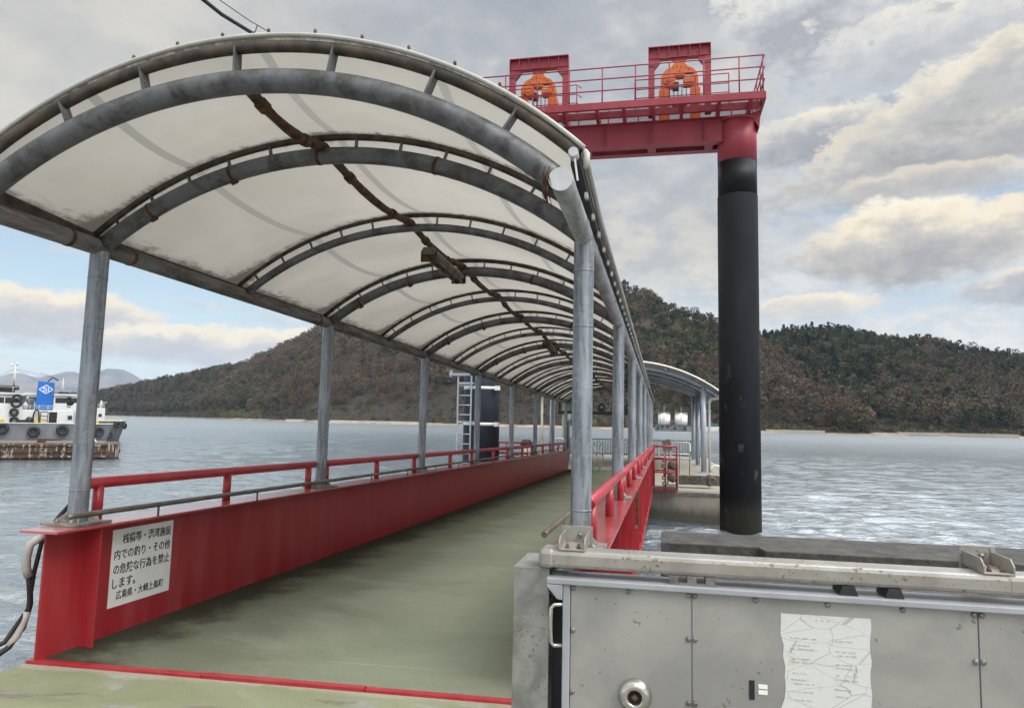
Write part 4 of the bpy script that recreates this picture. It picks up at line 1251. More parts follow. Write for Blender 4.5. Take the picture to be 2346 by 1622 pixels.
SG = Thing('notice_sign', 'white notice with black Japanese lettering fixed to the red girder by the gangway entrance', 'sign', (-4.32, 5.09, 0.135), frame=TILT)
mb = MB(); mb.box(-4.3265, -4.3225, 5.085, 5.812, 0.130, 0.742)
SG.part('plate', mb, M['white'], label='white plate')
SX = Matrix(((0, 0, 1, -4.3215), (1, 0, 0, 5.085), (0, 1, 0, 0.130), (0, 0, 0, 1)))
W_, H_ = 0.727, 0.612
for s_, a, b_, c0, c1 in (('桟橋等・港湾施設', .155, .965, .80, .935), ('内での釣り・その他', .045, .965, .605, .74), ('の危険な行為を禁止', .045, .965, .415, .55), ('します。', .045, .40, .235, .365), ('広島県・大崎上島町', .115, .885, .085, .20)):
    me = fit_text(s_, a * W_, b_ * W_, c0 * H_, c1 * H_, 0.0010)
    me.transform(SX); me.materials.clear(); me.materials.append(M['ink'])
    SG.part('lettering', me, None)

# cables and conduit at the left girder end
mb = MB(); mb.tube([(-4.50, 4.75, 0.68), (-4.56, 4.66, 0.675), (-4.605, 4.60, 0.62), (-4.61, 4.58, 0.53), (-4.605, 4.58, 0.45), (-4.60, 4.60, 0.385)], 0.030, 14)
single('conduit_elbow', mb, M['pvc'], 'pale plastic conduit elbow beside the outer end of the left red girder', 'conduit')
mb = MB(); mb.tube([(-4.605, 4.60, 0.42), (-4.60, 4.62, 0.30), (-4.595, 4.63, 0.18), (-4.61, 4.60, 0.02), (-4.64, 4.52, -0.10), (-4.72, 4.38, -0.20), (-4.9, 4.1, -0.30), (-5.3, 3.6, -0.5), (-5.6, 3.2, -0.9)], 0.020, 10)
single('power_cable', mb, M['cable'], 'black cable dropping out of the pale conduit elbow at the gangway end', 'cable')
mb = MB(); mb.tube([(-4.42, 4.90, 1.02), (-4.48, 4.84, 0.92), (-4.53, 4.76, 0.80), (-4.56, 4.66, 0.66), (-4.585, 4.63, 0.4), (-4.60, 4.62, 0.15), (-4.66, 4.50, -0.06), (-4.8, 4.25, -0.19), (-5.1, 3.9, -0.36), (-5.5, 3.4, -0.8)], 0.016, 10)
single('power_cable', mb, M['cable'], 'black cable running down from the first left column past the girder end', 'cable')
mb = MB(); mb.tube([(-4.60, 4.615, 0.13), (-4.61, 4.60, 0.06), (-4.625, 4.565, -0.03), (-4.65, 4.52, -0.09)], 0.027, 12)
single('conduit_sleeve', mb, M['pvc'], 'short stained conduit sleeve around the black cables low beside the girder end', 'conduit')

# overhead lines
mb = MB(); mb.tube([(-7.4, 2.0, 8.3), (-6.9, 5.0, 7.85), (-6.52, 8.0, 7.52), (-6.36, 8.95, 7.46), (-6.2, 9.5, 7.46), (-6.1, 9.9, 7.5), (-5.95, 14.0, 7.9), (-5.7, 19.0, 9.8), (-5.6, 22.2, 11.6)], 0.030, 8)
oc = Thing('overhead_cable', 'thick black overhead cable with wire hangers above the canopy, left of the gantry', 'cable', (-6.5, 8.0, 7.5))
oc.part('bundle', mb, M['cable'])
mb = MB()
for p, q in (((-6.45, 8.45, 7.51), (-6.42, 8.55, 7.66)), ((-6.2, 9.5, 7.46), (-6.19, 9.6, 7.63)), ((-6.7, 6.6, 7.68), (-6.65, 6.7, 7.85))):
    mb.tube([p, (p[0] + .02, p[1] + 0.05, p[2] + 0.06), q], 0.010, 6)
oc.part('hanger', mb, M['cable'])
mb = MB(); mb.tube([(-7.4, 2.0, 8.75), (-6.9, 5.0, 8.2), (-6.60, 8.9, 7.82), (-6.4, 9.7, 7.80), (-6.2, 10.4, 7.83), (-5.95, 14.0, 8.3), (-5.6, 22.2, 12.2)], 0.007, 6)
single('overhead_wire', mb, M['cable'], 'thin messenger wire running above the thick black overhead cable', 'wire')

# ================================================================ steel flood gate in the foreground
F_ = Thing('flood_gate', 'stainless steel sliding flood gate with bolted panels beside the gangway entrance', 'gate', (0.8, 3.1, -0.165))
mb = MB(); mb.box(-0.612, -0.462, 3.0, 3.012, -0.16, 1.0); mb.box(-0.612, -0.600, 3.012, 3.33, -0.16, 1.0); mb.box(-0.60, -0.455, 3.16, 3.33, -0.16, 0.998); mb.box(-0.60, -0.462, 3.012, 3.16, 0.988, 1.0)
F_.part('end_post', mb, M['post'], 0.004)
mb = MB(); mb.box(-0.46, -0.395, 3.09, 3.10, -0.16, 0.97)
F_.part('guide_channel', mb, M['steeldark'])
# grey frame
mb = MB()
mb.box(-0.468, 2.6, 2.962, 3.13, 0.944, 0.968)
mb.box(-0.402, -0.372, 2.972, 3.06, -0.12, 0.943)
mb.prism([(-0.468, 0.9435), (-0.468, 0.935), (-0.425, 0.885), (-0.402, 0.882), (-0.402, 0.9435)], 'y', 2.964, 2.972)
mb.box(-0.372, 2.6, 2.992, 3.05, -0.12, 0.943)
F_.part('frame', mb, M['frame'], 0.004)
for a, b_ in ((-0.370, 0.103), (0.108, 1.113), (1.118, 2.6)):
    mb = MB(); mb.box(a, b_, 2.984, 2.9915, -0.11, 0.9415)
    p = F_.part('panel', mb, M['panel'], 0.002)
    xs_ = [a + 0.010] + ([-0.14] if a < 0 else ([0.345, 0.605, 0.865] if a < 1 else [1.4, 1.7, 2.0, 2.3])) + [b_ - 0.010]
    for x in xs_:
        sc_ = MB(); sc_.lathe([(0.0105, 0.0), (0.0105, 0.0050), (0.008, 0.0078), (0.003, 0.0088)], (x, 2.984, 0.930), (0, -1, 0), 8); F_.sub('screw', p, sc_, M['bolt'])
    for z in (0.765, 0.525, 0.28):
        for x in (a + 0.010, b_ - 0.010):
            sc_ = MB(); sc_.lathe([(0.0105, 0.0), (0.0105, 0.0050), (0.008, 0.0078), (0.003, 0.0088)], (x, 2.984, z), (0, -1, 0), 8); F_.sub('screw', p, sc_, M['bolt'])
mb = MB(); mb.box(-0.502, 2.6, 2.985, 3.125, 1.003, 1.072)
F_.part('top_rail', mb, M['toprail'], 0.016)
mb = MB(); mb.box(-0.505, -0.440, 2.982, 3.128, 1.000, 1.0755)
F_.part('rail_sleeve', mb, M['toprail'], 0.017)
mb = MB(); mb.box(1.215, 1.30, 2.983, 3.127, 1.001, 1.074)
F_.part('rail_sleeve', mb, M['toprail'], 0.017)
for x in (0.66, 0.82):
    mb = MB(); mb.prism([(x, 1.004), (x + 0.042, 1.004), (x + 0.054, 0.969), (x - 0.012, 0.969)], 'y', 2.985, 3.11)
    F_.part('rubber_pad', mb, M['railblack'])
mb = MB(); mb.box(0.02, 0.20, 2.985, 3.10, 0.969, 0.976)
for x in (0.03, 0.10, 0.17): mb.box(x - 0.01, x + 0.025, 2.99, 3.1, 0.976, 1.004)
F_.part('hinge', mb, M['bolt'])
# U handle
mb = MB(); mb.tube([(-0.39, 2.985, 0.862), (-0.435, 2.97, 0.862), (-0.447, 2.967, 0.850), (-0.449, 2.966, 0.78), (-0.447, 2.967, 0.715), (-0.435, 2.97, 0.702), (-0.39, 2.985, 0.702)], 0.0085, 10)
F_.part('handle', mb, M['chrome'])
mb = MB(); mb.lathe([(0.066, 0.0), (0.066, 0.008), (0.058, 0.022), (0.047, 0.034), (0.030, 0.037), (0.027, 0.030), (0.027, 0.008), (0.0, 0.008)], (-0.112, 2.984, 0.535), (0, -1, 0), 36)
k_ = F_.part('lock_boss', mb, M['chrome'])
mb = MB(); mb.lathe([(0.0265, 0.0), (0.0265, 0.009)], (-0.112, 2.975, 0.535), (0, -1, 0), 24); F_.sub('socket', k_, mb, M['dark'])
mb = MB()
c_, s_ = 0.013, 0.0
mb.prism([(-0.112 - c_, 0.535), (-0.112, 0.535 - c_), (-0.112 + c_, 0.535), (-0.112, 0.535 + c_)], 'y', 2.952, 2.966); F_.sub('square_key', k_, mb, M['rustbolt'])
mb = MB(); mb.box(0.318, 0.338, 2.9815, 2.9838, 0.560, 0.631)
F_.part('slot', mb, M['dark'])  # flat black plate on the panel stands in for a shaded recess
for z in (0.603, 0.582):
    mb = MB(); mb.box(0.352, 0.385, 2.9822, 2.9838, z, z + 0.016); F_.part('label_strip', mb, M['sticker'])
def bracket(x0, x1, yaw):
    mb = MB()
    def pb(a, b_, c0, d, e, f): mb.box(a, b_, c0, d, e, f)
    w2 = x1 - x0
    pb(0, w2, 0, 0.19, 0.0, 0.006); 
    for xx in (0.0, w2 - 0.006): mb.prism([(0.0, 0.0065), (0.19, 0.0065), (0.19, 0.055), (0.03, 0.055), (0.0, 0.030)], 'x', xx, xx + 0.006)
    pb(-0.012, w2 + 0.012, 0.191, 0.198, -0.06, 0.075)
    cy, sy = math.cos(yaw), math.sin(yaw)
    mb.v = [(x0 + p[0] * cy - p[1] * sy, 2.995 + p[0] * sy + p[1] * cy, 1.0735 + p[2]) for p in mb.v]
    b_ = F_.part('clamp_bracket', mb, M['toprail'], 0.0015)
    for xx in (0.3, 0.72):
        mb = MB(); mb.lathe([(0.009, 0), (0.009, 0.008), (0.006, 0.008), (0.006, 0.017), (0.002, 0.020)], (x0 + w2 * xx, 3.03, 1.0800), n=6)
        F_.sub('bolt', b_, mb, M['rustbolt'])
    mb = MB(); mb.lathe([(0.012, 0), (0.012, 0.008), (0.006, 0.014)], (x0 + w2 * 0.62 - sy * 0.19, 3.184, 1.110), (0, -1, 0), 6)
    F_.sub('bolt', b_, mb, M['bolt'])
bracket(-0.425, -0.315, 0.0); bracket(1.145, 1.25, 0.0)
# torn instruction film
N_ = Thing('paper_notice', 'torn and cracked white instruction sheet stuck on the steel gate panel', 'notice', (0.59, 2.983, 0.4))
rg = random.Random(5)
lp = [(0.436 + rg.uniform(-.005, .005) + (0.010 if 0.55 < z < 0.80 else 0), z) for z in np.linspace(0.30, 0.888, 16)]
rp = [(0.752 + rg.uniform(-.004, .004), z) for z in np.linspace(0.30, 0.890, 16)]
mb = MB(); mb.grid([[(l[0], 2.9828, l[1]), ((l[0] + r_[0]) / 2, 2.9822, (l[1] + r_[1]) / 2), (r_[0], 2.9828, r_[1])] for l, r_ in zip(lp, rp)])
so = N_.part('sheet', mb, M['paper'])
mb = MB()
for colx, w0, rowsz in ((0.468, 0.095, (.800, .775, .760, .725, .712, .672, .648, .634, .605, .575)), (0.620, 0.095, (.800, .762, .748, .715, .702, .676, .660, .625, .600)), (0.53, 0.05, (.545, .532))):
    for z in rowsz:
        x = colx + rg.uniform(0, .01); e = colx + w0 * rg.uniform(0.55, 1.0)
        while x < e:
            wq = rg.uniform(.0025, .005)
            if rg.random() < 0.8: mb.box(x, x + wq, 2.9812, 2.9816, z - rg.uniform(.001, .0022), z + rg.uniform(.0012, .0028))
            x += wq + 0.0012
for i in range(4): mb.box(0.560 + i * 0.021, 0.567 + i * 0.021, 2.9812, 2.9816, 0.866, 0.874)
N_.part('print', mb, M['smudge'])

# weathered wall behind the gate
mb = MB()
mb.prism([(-0.02, 4.98), (-0.02, 5.50), (13, 5.50), (13, 4.86), (0.62, 4.86), (0.60, 4.98)], 'z', -2.2, 0.815)
mb.prism([(-0.02, 4.74), (-0.02, 4.976), (0.62, 4.976), (0.62, 4.855), (13, 4.855), (13, 4.5), (0.1, 4.6)], 'z', -0.6, 0.66)
WL = Thing('concrete_wall', 'dark weathered concrete flood wall running behind the steel gate', 'wall', (4, 5.2, -1.0))
o = WL.part('coping', mb, M['wall'], 0.006)

# ================================================================ gantry
GY = 23.3
T_ = Thing('gantry', 'red hoist gantry on two thick piles standing over the gangway', 'gantry', (-1.9, GY, WZ))
PR, PL = (2.29, GY), (-6.06, GY)
mb = MB(); mb.tube([(PR[0], PR[1], -4.0), (PR[0], PR[1], 8.80)], 0.615, 48, caps=True)
T_.part('pile', mb, M['pile'])
mb = MB(); mb.tube([(PR[0], PR[1], 8.802), (PR[0], PR[1], 9.90)], 0.600, 48)
T_.part('pile_band', mb, M['pilegloss'])
mb = MB(); mb.tube([(PR[0], PR[1], 9.902), (PR[0], PR[1], 11.28)], 0.605, 48)
mb.lathe([(0.606, 11.20), (0.66, 11.21), (0.66, 11.26), (0.606, 11.27)], (PR[0], PR[1], 0), n=48)
T_.part('pile_head', mb, M['redgantry'])
mb = MB(); mb.tube([(PL[0] + 0.12, PL[1], -4.0), (PL[0] + 0.12, PL[1], 9.9)], 0.60, 40)
pl_ = T_.part('pile', mb, M['navy'])
for z in (1.42, 2.60):
    mb = MB(); mb.tube([(PL[0] + 0.12, PL[1], z), (PL[0] + 0.12, PL[1], z + 0.10)], 0.607, 40)
    mb.box(PL[0] + 0.66, PL[0] + 0.80, GY - 0.5, GY - 0.3, z - 0.02, z + 0.12)
    T_.sub('pile_clamp', pl_, mb, M['white'])
mb = MB(); mb.tube([(PL[0] + 0.12, PL[1], 9.902), (PL[0] + 0.12, PL[1], 11.28)], 0.605, 40)
T_.part('pile_head', mb, M['redgantry'])
# ladder on the left pile
LX0, LX1, LY = -6.52, -6.08, 22.42
mb = MB()
for x in (LX0, LX1): mb.bar((x, LY, -0.3), (x, LY, 3.02), 0.05, 0.02, (0, 1, 0))
z = -0.1
while z < 2.95:
    mb.cyl((LX0, LY, z), (LX1, LY, z), 0.016, 8); z += 0.31
for z in (1.5, 2.75): mb.box(LX0 - .03, LX1 + .03, LY + 0.01, LY + 0.3, z, z + 0.06)
T_.part('ladder', mb, M['shelter'])
mb = MB(); mb.box(-6.82, -6.15, LY - 0.05, LY + 0.12, 3.02, 3.10); mb.box(-6.80, -6.74, LY - 0.04, LY + .1, 2.97, 3.20)
T_.part('ladder_bracket', mb, M['shelter'])
# beam: two I-girders tied with battens
for yc in (22.95, 23.65):
    mb = MB(); mb.box(-5.5, 1.80, yc - 0.008, yc + 0.008, 10.51, 11.28); mb.box(-5.5, 2.2, yc - 0.15, yc + 0.15, 10.49, 10.51); mb.box(-5.5, 2.2, yc - 0.15, yc + 0.15, 11.28, 11.30)
    for x in (-5.0, -3.4, -1.9, -0.42, 1.25): mb.box(x - 0.006, x + 0.006, yc - 0.14, yc + 0.14, 10.512, 11.278)
    T_.part('girder', mb, M['redgantry'])
mb = MB()
for x in (-4.6, -2.6, -0.52, 1.28): mb.box(x, x + 0.26, 23.102, 23.498, 10.495, 10.515)
for x in (-4.6, -2.6, -0.52, 1.28): mb.box(x, x + 0.26, 23.102, 23.498, 11.0, 11.02)
T_.part('batten', mb, M['redgantry'])
# walkway: transverse brackets, fascia channels, longitudinal bearers, grating
mb = MB()
for x in (-6.3, -5.25, -4.2, -3.15, -2.1, -1.25, -0.32, 0.55, 1.68, 2.62):
    mb.prism([(22.03, 11.62), (24.57, 11.62), (24.57, 11.50), (23.8, 11.305), (22.8, 11.305), (22.03, 11.50)], 'x', x - 0.05, x + 0.05)
wk = T_.part('walkway', mb, M['redgantry'])
mb = MB()
for y in (22.0, 24.6): mb.box(-6.9, 3.0, y - 0.03, y + 0.03, 11.44, 11.66); mb.box(-6.9, 3.0, min(y, y + (0.1 if y < 23 else -0.1)), max(y, y + (0.1 if y < 23 else -0.1)), 11.445, 11.46)
for x in (-6.9, 3.0): mb.box(x - 0.03, x + 0.03, 22.03, 24.57, 11.44, 11.66)
T_.sub('fascia', wk, mb, M['redgantry'])
mb = MB()
for y in (22.62, 23.98): mb.box(-6.87, 2.97, y - 0.06, y + 0.06, 11.40, 11.60)
mb.prism([(2.35, 11.3), (2.97, 11.44), (2.97, 11.3), (2.93, 10.9), (2.8, 11.1)], 'y', 22.9, 23.7)
T_.sub('bearer', wk, mb, M['redgantry'])
mb = MB(); mb.box(-6.87, 2.97, 22.03, 24.57, 11.625, 11.630)
T_.sub('grating', wk, mb, M['grating'])
def railing(name, pts, posts, zb_, zt_, mids, r_=0.022, post_r=0.022):
    mb = MB()
    for z in [zt_] + mids: mb.tube([(p[0], p[1], z) for p in pts], r_, 8)
    for p in posts: mb.cyl((p[0], p[1], zb_), (p[0], p[1], zt_), post_r, 8)
    return T_.part(name, mb, M['redgantry'])
fx = [2.94, 2.25, 1.2, 0.17, -0.87, -1.91, -2.96, -4.0, -5.05, -6.1, -6.85]
railing('railing', [(-6.88, 22.0), (2.97, 22.0)], [(x, 22.0) for x in fx], 11.66, 12.80, [12.43, 12.05])
railing('railing', [(-6.88, 24.6), (2.97, 24.6)], [(x, 24.6) for x in fx], 11.66, 12.80, [12.43, 12.05])
railing('railing', [(2.98, 22.0), (2.98, 24.6)], [(2.98, 22.9), (2.98, 23.8)], 11.66, 12.80, [12.43, 12.05])
railing('railing', [(-6.88, 22.0), (-6.88, 24.6)], [(-6.88, 23.3)], 11.66, 12.80, [12.43, 12.05])
railing('inner_railing', [(-0.92, 22.85), (2.02, 22.85)], [(-0.92, 22.85), (0.0, 22.85), (1.0, 22.85), (2.02, 22.85)], 11.63, 12.72, [12.40, 12.1], 0.018, 0.02)
railing('inner_railing', [(-6.2, 22.85), (-2.82, 22.85), (-2.7, 23.1)], [(-5.4, 22.85), (-4.3, 22.85), (-2.82, 22.85)], 11.63, 12.72, [12.40, 12.1], 0.018, 0.02)
def portal(x0, x1):
    mb = MB(); mb.box(x0, x1, GY - 0.012, GY + 0.012, 13.60, 13.96); mb.box(x0, x1, GY - 0.13, GY + 0.13, 13.96, 13.985); mb.box(x0, x1, GY - 0.13, GY + 0.13, 13.575, 13.60)
    for k in range(7):
        x = x0 + (x1 - x0) * (k + 0.02) / 6.04
        mb.box(x - 0.01, x + 0.01, GY - 0.125, GY + 0.125, 13.602, 13.958)
    xm = (x0 + x1) / 2
    for s_ in (-1, 1):
        xe = xm + s_ * ((x1 - x0) / 2 - 0.2)
        mb.prism([(xe, 13.573), (xe - s_ * 0.22, 13.573), (xe - s_ * 0.20, 13.50), (xe, 13.25)], 'y', GY - 0.09, GY + 0.09)
    mb.prism([(xm - 0.28, 13.573), (xm + 0.28, 13.573), (xm + 0.09, 13.40), (xm - 0.09, 13.40)], 'y', GY - 0.06, GY + 0.06)
    p = T_.part('header_beam', mb, M['redgantry'])
    for x in (x0 + 0.10, x1 - 0.10):
        mb = MB(); mb.box(x - 0.10, x + 0.10, GY - 0.11, GY + 0.11, 11.63, 13.56); T_.part('frame_post', mb, M['redgantry'])
    mb = MB()
    for x in (x0 + 0.10, x1 - 0.10): mb.box(x - 0.104, x + 0.104, GY - 0.114, GY + 0.114, 13.28, 13.34)
    T_.sub('joint_plate', p, mb, M['steeldark'])
    mb = MB()
    for x in (x0 + 0.38, x1 - 0.38): mb.torus((x, GY, 14.01), (0, 1, 0), 0.035, 0.012, 12, 6)
    T_.sub('lifting_eye', p, mb, M['redgantry'])
    return xm
def hoist(xc, lab):
    H = Thing('chain_hoist', lab, 'hoist', (xc, GY, 13.4), 'chain hoists on the gantry')
    half = [(0.0, 13.40), (0.12, 13.40), (0.20, 13.31), (0.27, 13.22), (0.44, 13.14), (0.55, 13.0), (0.60, 12.82), (0.60, 12.52), (0.645, 12.46), (0.645, 12.0), (0.36, 12.0), (0.36, 12.50), (0.47, 12.54), (0.49, 12.75), (0.46, 12.92), (0.38, 13.0), (0.20, 12.99), (0.14, 12.92), (0.0, 12.91)]
    poly = [(xc + a, b_) for a, b_ in half] + [(xc - a, b_) for a, b_ in reversed(half[1:-1])]
    mb = MB(); mb.prism(poly, 'y', GY - 0.16, GY + 0.16)
    b0 = H.part('body', mb, M['orange'], 0.012)
    mb = MB()
    for s_ in (-1, 1): mb.box(xc + s_ * 0.5 - 0.16, xc + s_ * 0.5 + 0.16, GY - 0.20, GY + 0.20, 11.30, 12.45)
    H.part('side_leg', mb, M['orange'], 0.01)
    mb = MB(); mb.cyl((xc - 0.31, GY - 0.24, 12.78), (xc - 0.31, GY + 0.2, 12.78), 0.185, 28); mb.cyl((xc - 0.31, GY - 0.27, 12.78), (xc - 0.31, GY - 0.24, 12.78), 0.10, 20)
    H.part('drum', mb, M['orange'])
    mb = MB(); mb.box(xc + 0.12, xc + 0.47, GY - 0.22, GY + 0.2, 12.62, 12.90)
    g = H.part('gear_case', mb, M['orange'], 0.03)
    mb = MB(); mb.box(xc + 0.18, xc + 0.36, GY - 0.226, GY - 0.221, 12.78, 12.87); H.sub('maker_plate', g, mb, M['grey_label'])
    mb = MB()
    for k, (dx_, dz_) in enumerate(((-.2, 13.18), (-.08, 13.22), (.05, 13.2), (.2, 13.17), (.3, 13.1), (-.3, 13.08), (.0, 13.06))):
        mb.cyl((xc + dx_, GY - 0.166, dz_), (xc + dx_, GY - 0.158, dz_), 0.022, 10)
    H.sub('bolt_head', b0, mb, M['steeldark'])
    mb = MB()
    mb.box(xc - 0.22, xc - 0.02, GY - 0.12, GY + 0.1, 12.5, 12.72)
    for dx_ in (-0.05, 0.08, 0.22, -0.18):
        for k in range(14): mb.torus((xc + dx_, GY, 12.66 - k * 0.05), (1, 0, 0) if k % 2 else (0, 1, 0), 0.020, 0.008, 8, 5)
    H.part('chain', mb, M['steeldark'])
    mb = MB(); mb.prism([(xc - 0.26, 12.10), (xc + 0.26, 12.10), (xc + 0.22, 11.95), (xc + 0.06, 11.80), (xc - 0.06, 11.80), (xc - 0.22, 11.95)], 'y', GY - 0.12, GY + 0.12); mb.cyl((xc, GY - 0.14, 11.93), (xc, GY + 0.14, 11.93), 0.07, 16)
    H.part('hook_block', mb, M['orangedark'], 0.01)
    mb = MB(); mb.lathe([(0.07, -0.04), (0.09, 0.0), (0.07, 0.04)], (xc, GY, 13.42), (0, 1, 0), 16)
    H.part('shackle', mb, M['orangedark'])
xm1 = portal(-0.50, 1.50); hoist(xm1, 'orange chain hoist inside the right red frame on the gantry, above the black pile')
xm2 = portal(-5.20, -3.16); hoist(xm2, 'orange chain hoist inside the left red frame on the gantry, above the canopy edge')
CB = Thing('control_cabinet', 'pale control cabinet on the left part of the gantry walkway', 'cabinet', (-6.05, 22.4, 11.63))
mb = MB(); mb.box(-6.28, -5.9, 22.3, 22.55, 11.64, 12.98); cb_ = CB.part('case', mb, M['cream'], 0.015)
mb = MB(); mb.box(-5.895, -5.80, 22.32, 22.5, 12.2, 12.9); mb.box(-6.2, -5.95, 22.29, 22.298, 12.7, 12.74); CB.part('door', mb, M['capwhite'], 0.01)

# ================================================================ floating pontoon
PZ = -0.63
PO = Thing('pontoon', 'concrete floating pontoon with green deck at the far end of the gangway', 'pontoon', (-2.3, 37.5, WZ))
mb = MB(); mb.prism([(-7.5, 25.0), (2.85, 25.0), (2.85, 50.7), (-7.5, 50.7)], 'z', -2.6, PZ - 0.02)
PO.part('hull', mb, M['concrete'], 0.06)
mb = MB(); mb.box(-7.4, 2.75, 25.12, 50.6, PZ - 0.018, PZ)
PO.part('deck', mb, M['quay'])
mb = MB(); mb.box(-7.52, 2.87, 24.975, 24.998, PZ - 0.14, PZ - 0.03); PO.part('edge_trim', mb, M['baseplate'])
mb = MB(); mb.box(-3.6, -1.3, 33.46, 34.6, PZ + .004, PZ + 0.03); PO.part('ramp_plate', mb, M['baseplate'])
# shelter roof on the pontoon
S_ = Thing('shelter', 'arched metal shelter on pale blue-grey columns standing on the pontoon', 'shelter', (-1.75, 40.6, PZ))
SXL, SXR = -5.30, 1.80
def sarc(z): return arc(-1.75, -6.05, 2.55, z, z - 1.42, 30)
ROWS = (34.65, 37.65, 40.6, 43.6, 46.6)
for i, y in enumerate(ROWS):
    for x in (SXL, SXR):
        if i % 2 == 0 or True:
            if i in (1, 3): continue
            mb = MB(); mb.tube([(x, y, PZ + 0.02), (x, y, 3.32)], 0.125, 20); mb.box(x - 0.22, x + 0.22, y - 0.22, y + 0.22, PZ + 0.002, PZ + 0.05)
            S_.part('column', mb, M['shelter'])
    mb = MB(); mb.tube([(p[0], y, p[1]) for p in sarc(4.27)], 0.075, 12)
    S_.part('arch', mb, M['shelter'])
for k in (0, 4, 9, 15, 21, 26, 30):
    p = sarc(4.38)[k]
    mb = MB(); mb.tube([(p[0], 34.3, p[1]), (p[0], 47.0, p[1])], 0.09 if k in (0, 30) else 0.045, 12)
    S_.part('purlin', mb, M['shelter'])
mb = MB(); a0 = sarc(4.46); a1 = sarc(4.50)
mb.grid([[(p[0], y, p[1]) for p in a0] for y in (34.2, 40.6, 47.1)])
mb.grid([[(p[0], y, p[1]) for p in a1] for y in (34.2, 40.6, 47.1)])
for y in (34.2, 47.1): mb.grid([[(p[0], y, p[1]) for p in a0], [(p[0], y, p[1]) for p in a1]])
S_.part('roof', mb, M['shelterpaint'])
mb = MB(); mb.grid([[(p[0], 34.17, p[1] - 0.01) for p in sarc(4.49)], [(p[0], 34.17, p[1]) for p in sarc(4.555)], [(p[0], 34.4, p[1]) for p in sarc(4.57)]])
S_.part('roof_edge', mb, M['cream'])
mb = MB(); mb.box(-5.2, -1.0, 36.0, 36.16, 1.98, 2.14)
for x in (-3.05, -1.72): mb.torus((x, 36.08, 2.33), (0, 1, 0), 0.15, 0.055, 16, 8); mb.box(x - 0.12, x + 0.12, 36.0, 36.16, 2.14, 2.3)
mb.box(-5.18, -5.1, 36.02, 36.1, 2.14, 4.1)
S_.part('cross_beam', mb, M['steeldark'])
# rail at the far edge
RLG = Thing('railing', 'dark vertical-bar railing along the far edge of the pontoon', 'railing', (-2.3, 50.3, PZ))
mb = MB()
for z in (PZ + 0.12, PZ + 1.08): mb.bar((-7.3, 50.3, z), (2.7, 50.3, z), 0.05, 0.05)
x = -7.3
while x <= 2.7: mb.bar((x, 50.3, PZ + 0.0), (x, 50.3, PZ + 1.06), 0.028, 0.028, (0, 1, 0)); x += 0.185
RLG.part('bars', mb, M['steeldark'])
# handrails where the gangway meets the pontoon
HR = Thing('stair_handrail', 'pale double handrail sloping down from the gangway end onto the pontoon', 'handrail', (-3.1, 35.5, PZ))
for x in (-3.25, -2.95):
    mb = MB()
    mb.tube([(x, 33.9, 0.62), (x, 34.4, 0.62), (x, 36.1, 0.28), (x, 36.1, PZ + 0.02)], 0.028, 8); mb.tube([(x, 33.9, 0.22), (x, 34.4, 0.22), (x, 36.1, -0.10)], 0.024, 8)
    for yy, zt in ((33.9, 0.62), (34.9, 0.52)): mb.cyl((x, yy, PZ + 0.02), (x, yy, zt), 0.024, 8)
    HR.part('rail', mb, M['capwhite'])
# winch and mooring arm on the near right corner
WN = Thing('mooring_winch', 'rusty mooring winch with grey box arm on the pontoon behind the red cage', 'winch', (0.9, 26.4, PZ))
mb = MB(); mb.box(0.50, 1.52, 26.3, 26.62, -0.52, -0.20); mb.box(1.50, 1.60, 26.26, 26.66, -0.56, -0.16); mb.prism([(1.60, -.5), (1.82, -.42), (1.82, -.30), (1.60, -.22)], 'y', 26.34, 26.58)
WN.part('arm', mb, M['galvbox'] if 'galvbox' in M else M['beam'], 0.01)
mb = MB(); mb.box(0.02, 0.50, 26.2, 26.7, PZ + 0.01, PZ + 0.08); mb.box(0.10, 0.16, 26.25, 26.65, PZ + .08, 0.40); mb.box(0.40, 0.46, 26.25, 26.65, PZ + .08, 0.40)
WN.part('frame', mb, M['capwhite'])
for z in (0.14, -0.28):
    mb = MB(); mb.lathe([(0.05, -0.26), (0.17, -0.25), (0.17, -0.20), (0.10, -0.19), (0.10, 0.19), (0.17, 0.20), (0.17, 0.25), (0.05, 0.26)], (0.30, 26.38, z), (0, 1, 0), 20)
    WN.part('drum', mb, M['rustlight'])
mb = MB(); mb.box(1.55, 2.0, 27.6, 28.0, PZ + 0.002, PZ + 0.36)
single('roller_box', mb, M['rustlight'], 'brown rusty fender roller box on the pontoon edge beside the black pile', 'roller box', bevel=0.02)
mb = MB()
for k in range(9): mb.torus((0.02 + 0.03 * math.sin(k * 2), 25.9, PZ + 0.95 - k * 0.10), (1, 0, 0) if k % 2 else (0, 1, 0), 0.06, 0.022, 10, 6)
single('mooring_chain', mb, M['steeldark'], 'heavy dark chain hanging beside the mooring winch, inside the red cage', 'chain')
SB = Thing('notice_board', 'rusty back of a tilted notice board standing on the pontoon', 'board', (0.12, 30.0, PZ))
mb = MB(); mb.prism([(-0.10, 0.92), (0.24, 0.98), (0.34, 0.54), (-0.02, 0.48)], 'y', 29.99, 30.02); SB.part('plate', mb, M['rustlight'])
mb = MB()
for x in (0.03, 0.27): mb.bar((x, 30.04, PZ), (x, 30.04, 0.7), 0.05, 0.04, (0, 1, 0))
SB.part('leg', mb, M['capwhite'])
WR = Thing('white_guard_rail', 'white tubular guard rail on the pontoon beyond the tilted notice board', 'rail', (0.5, 37.5, PZ))
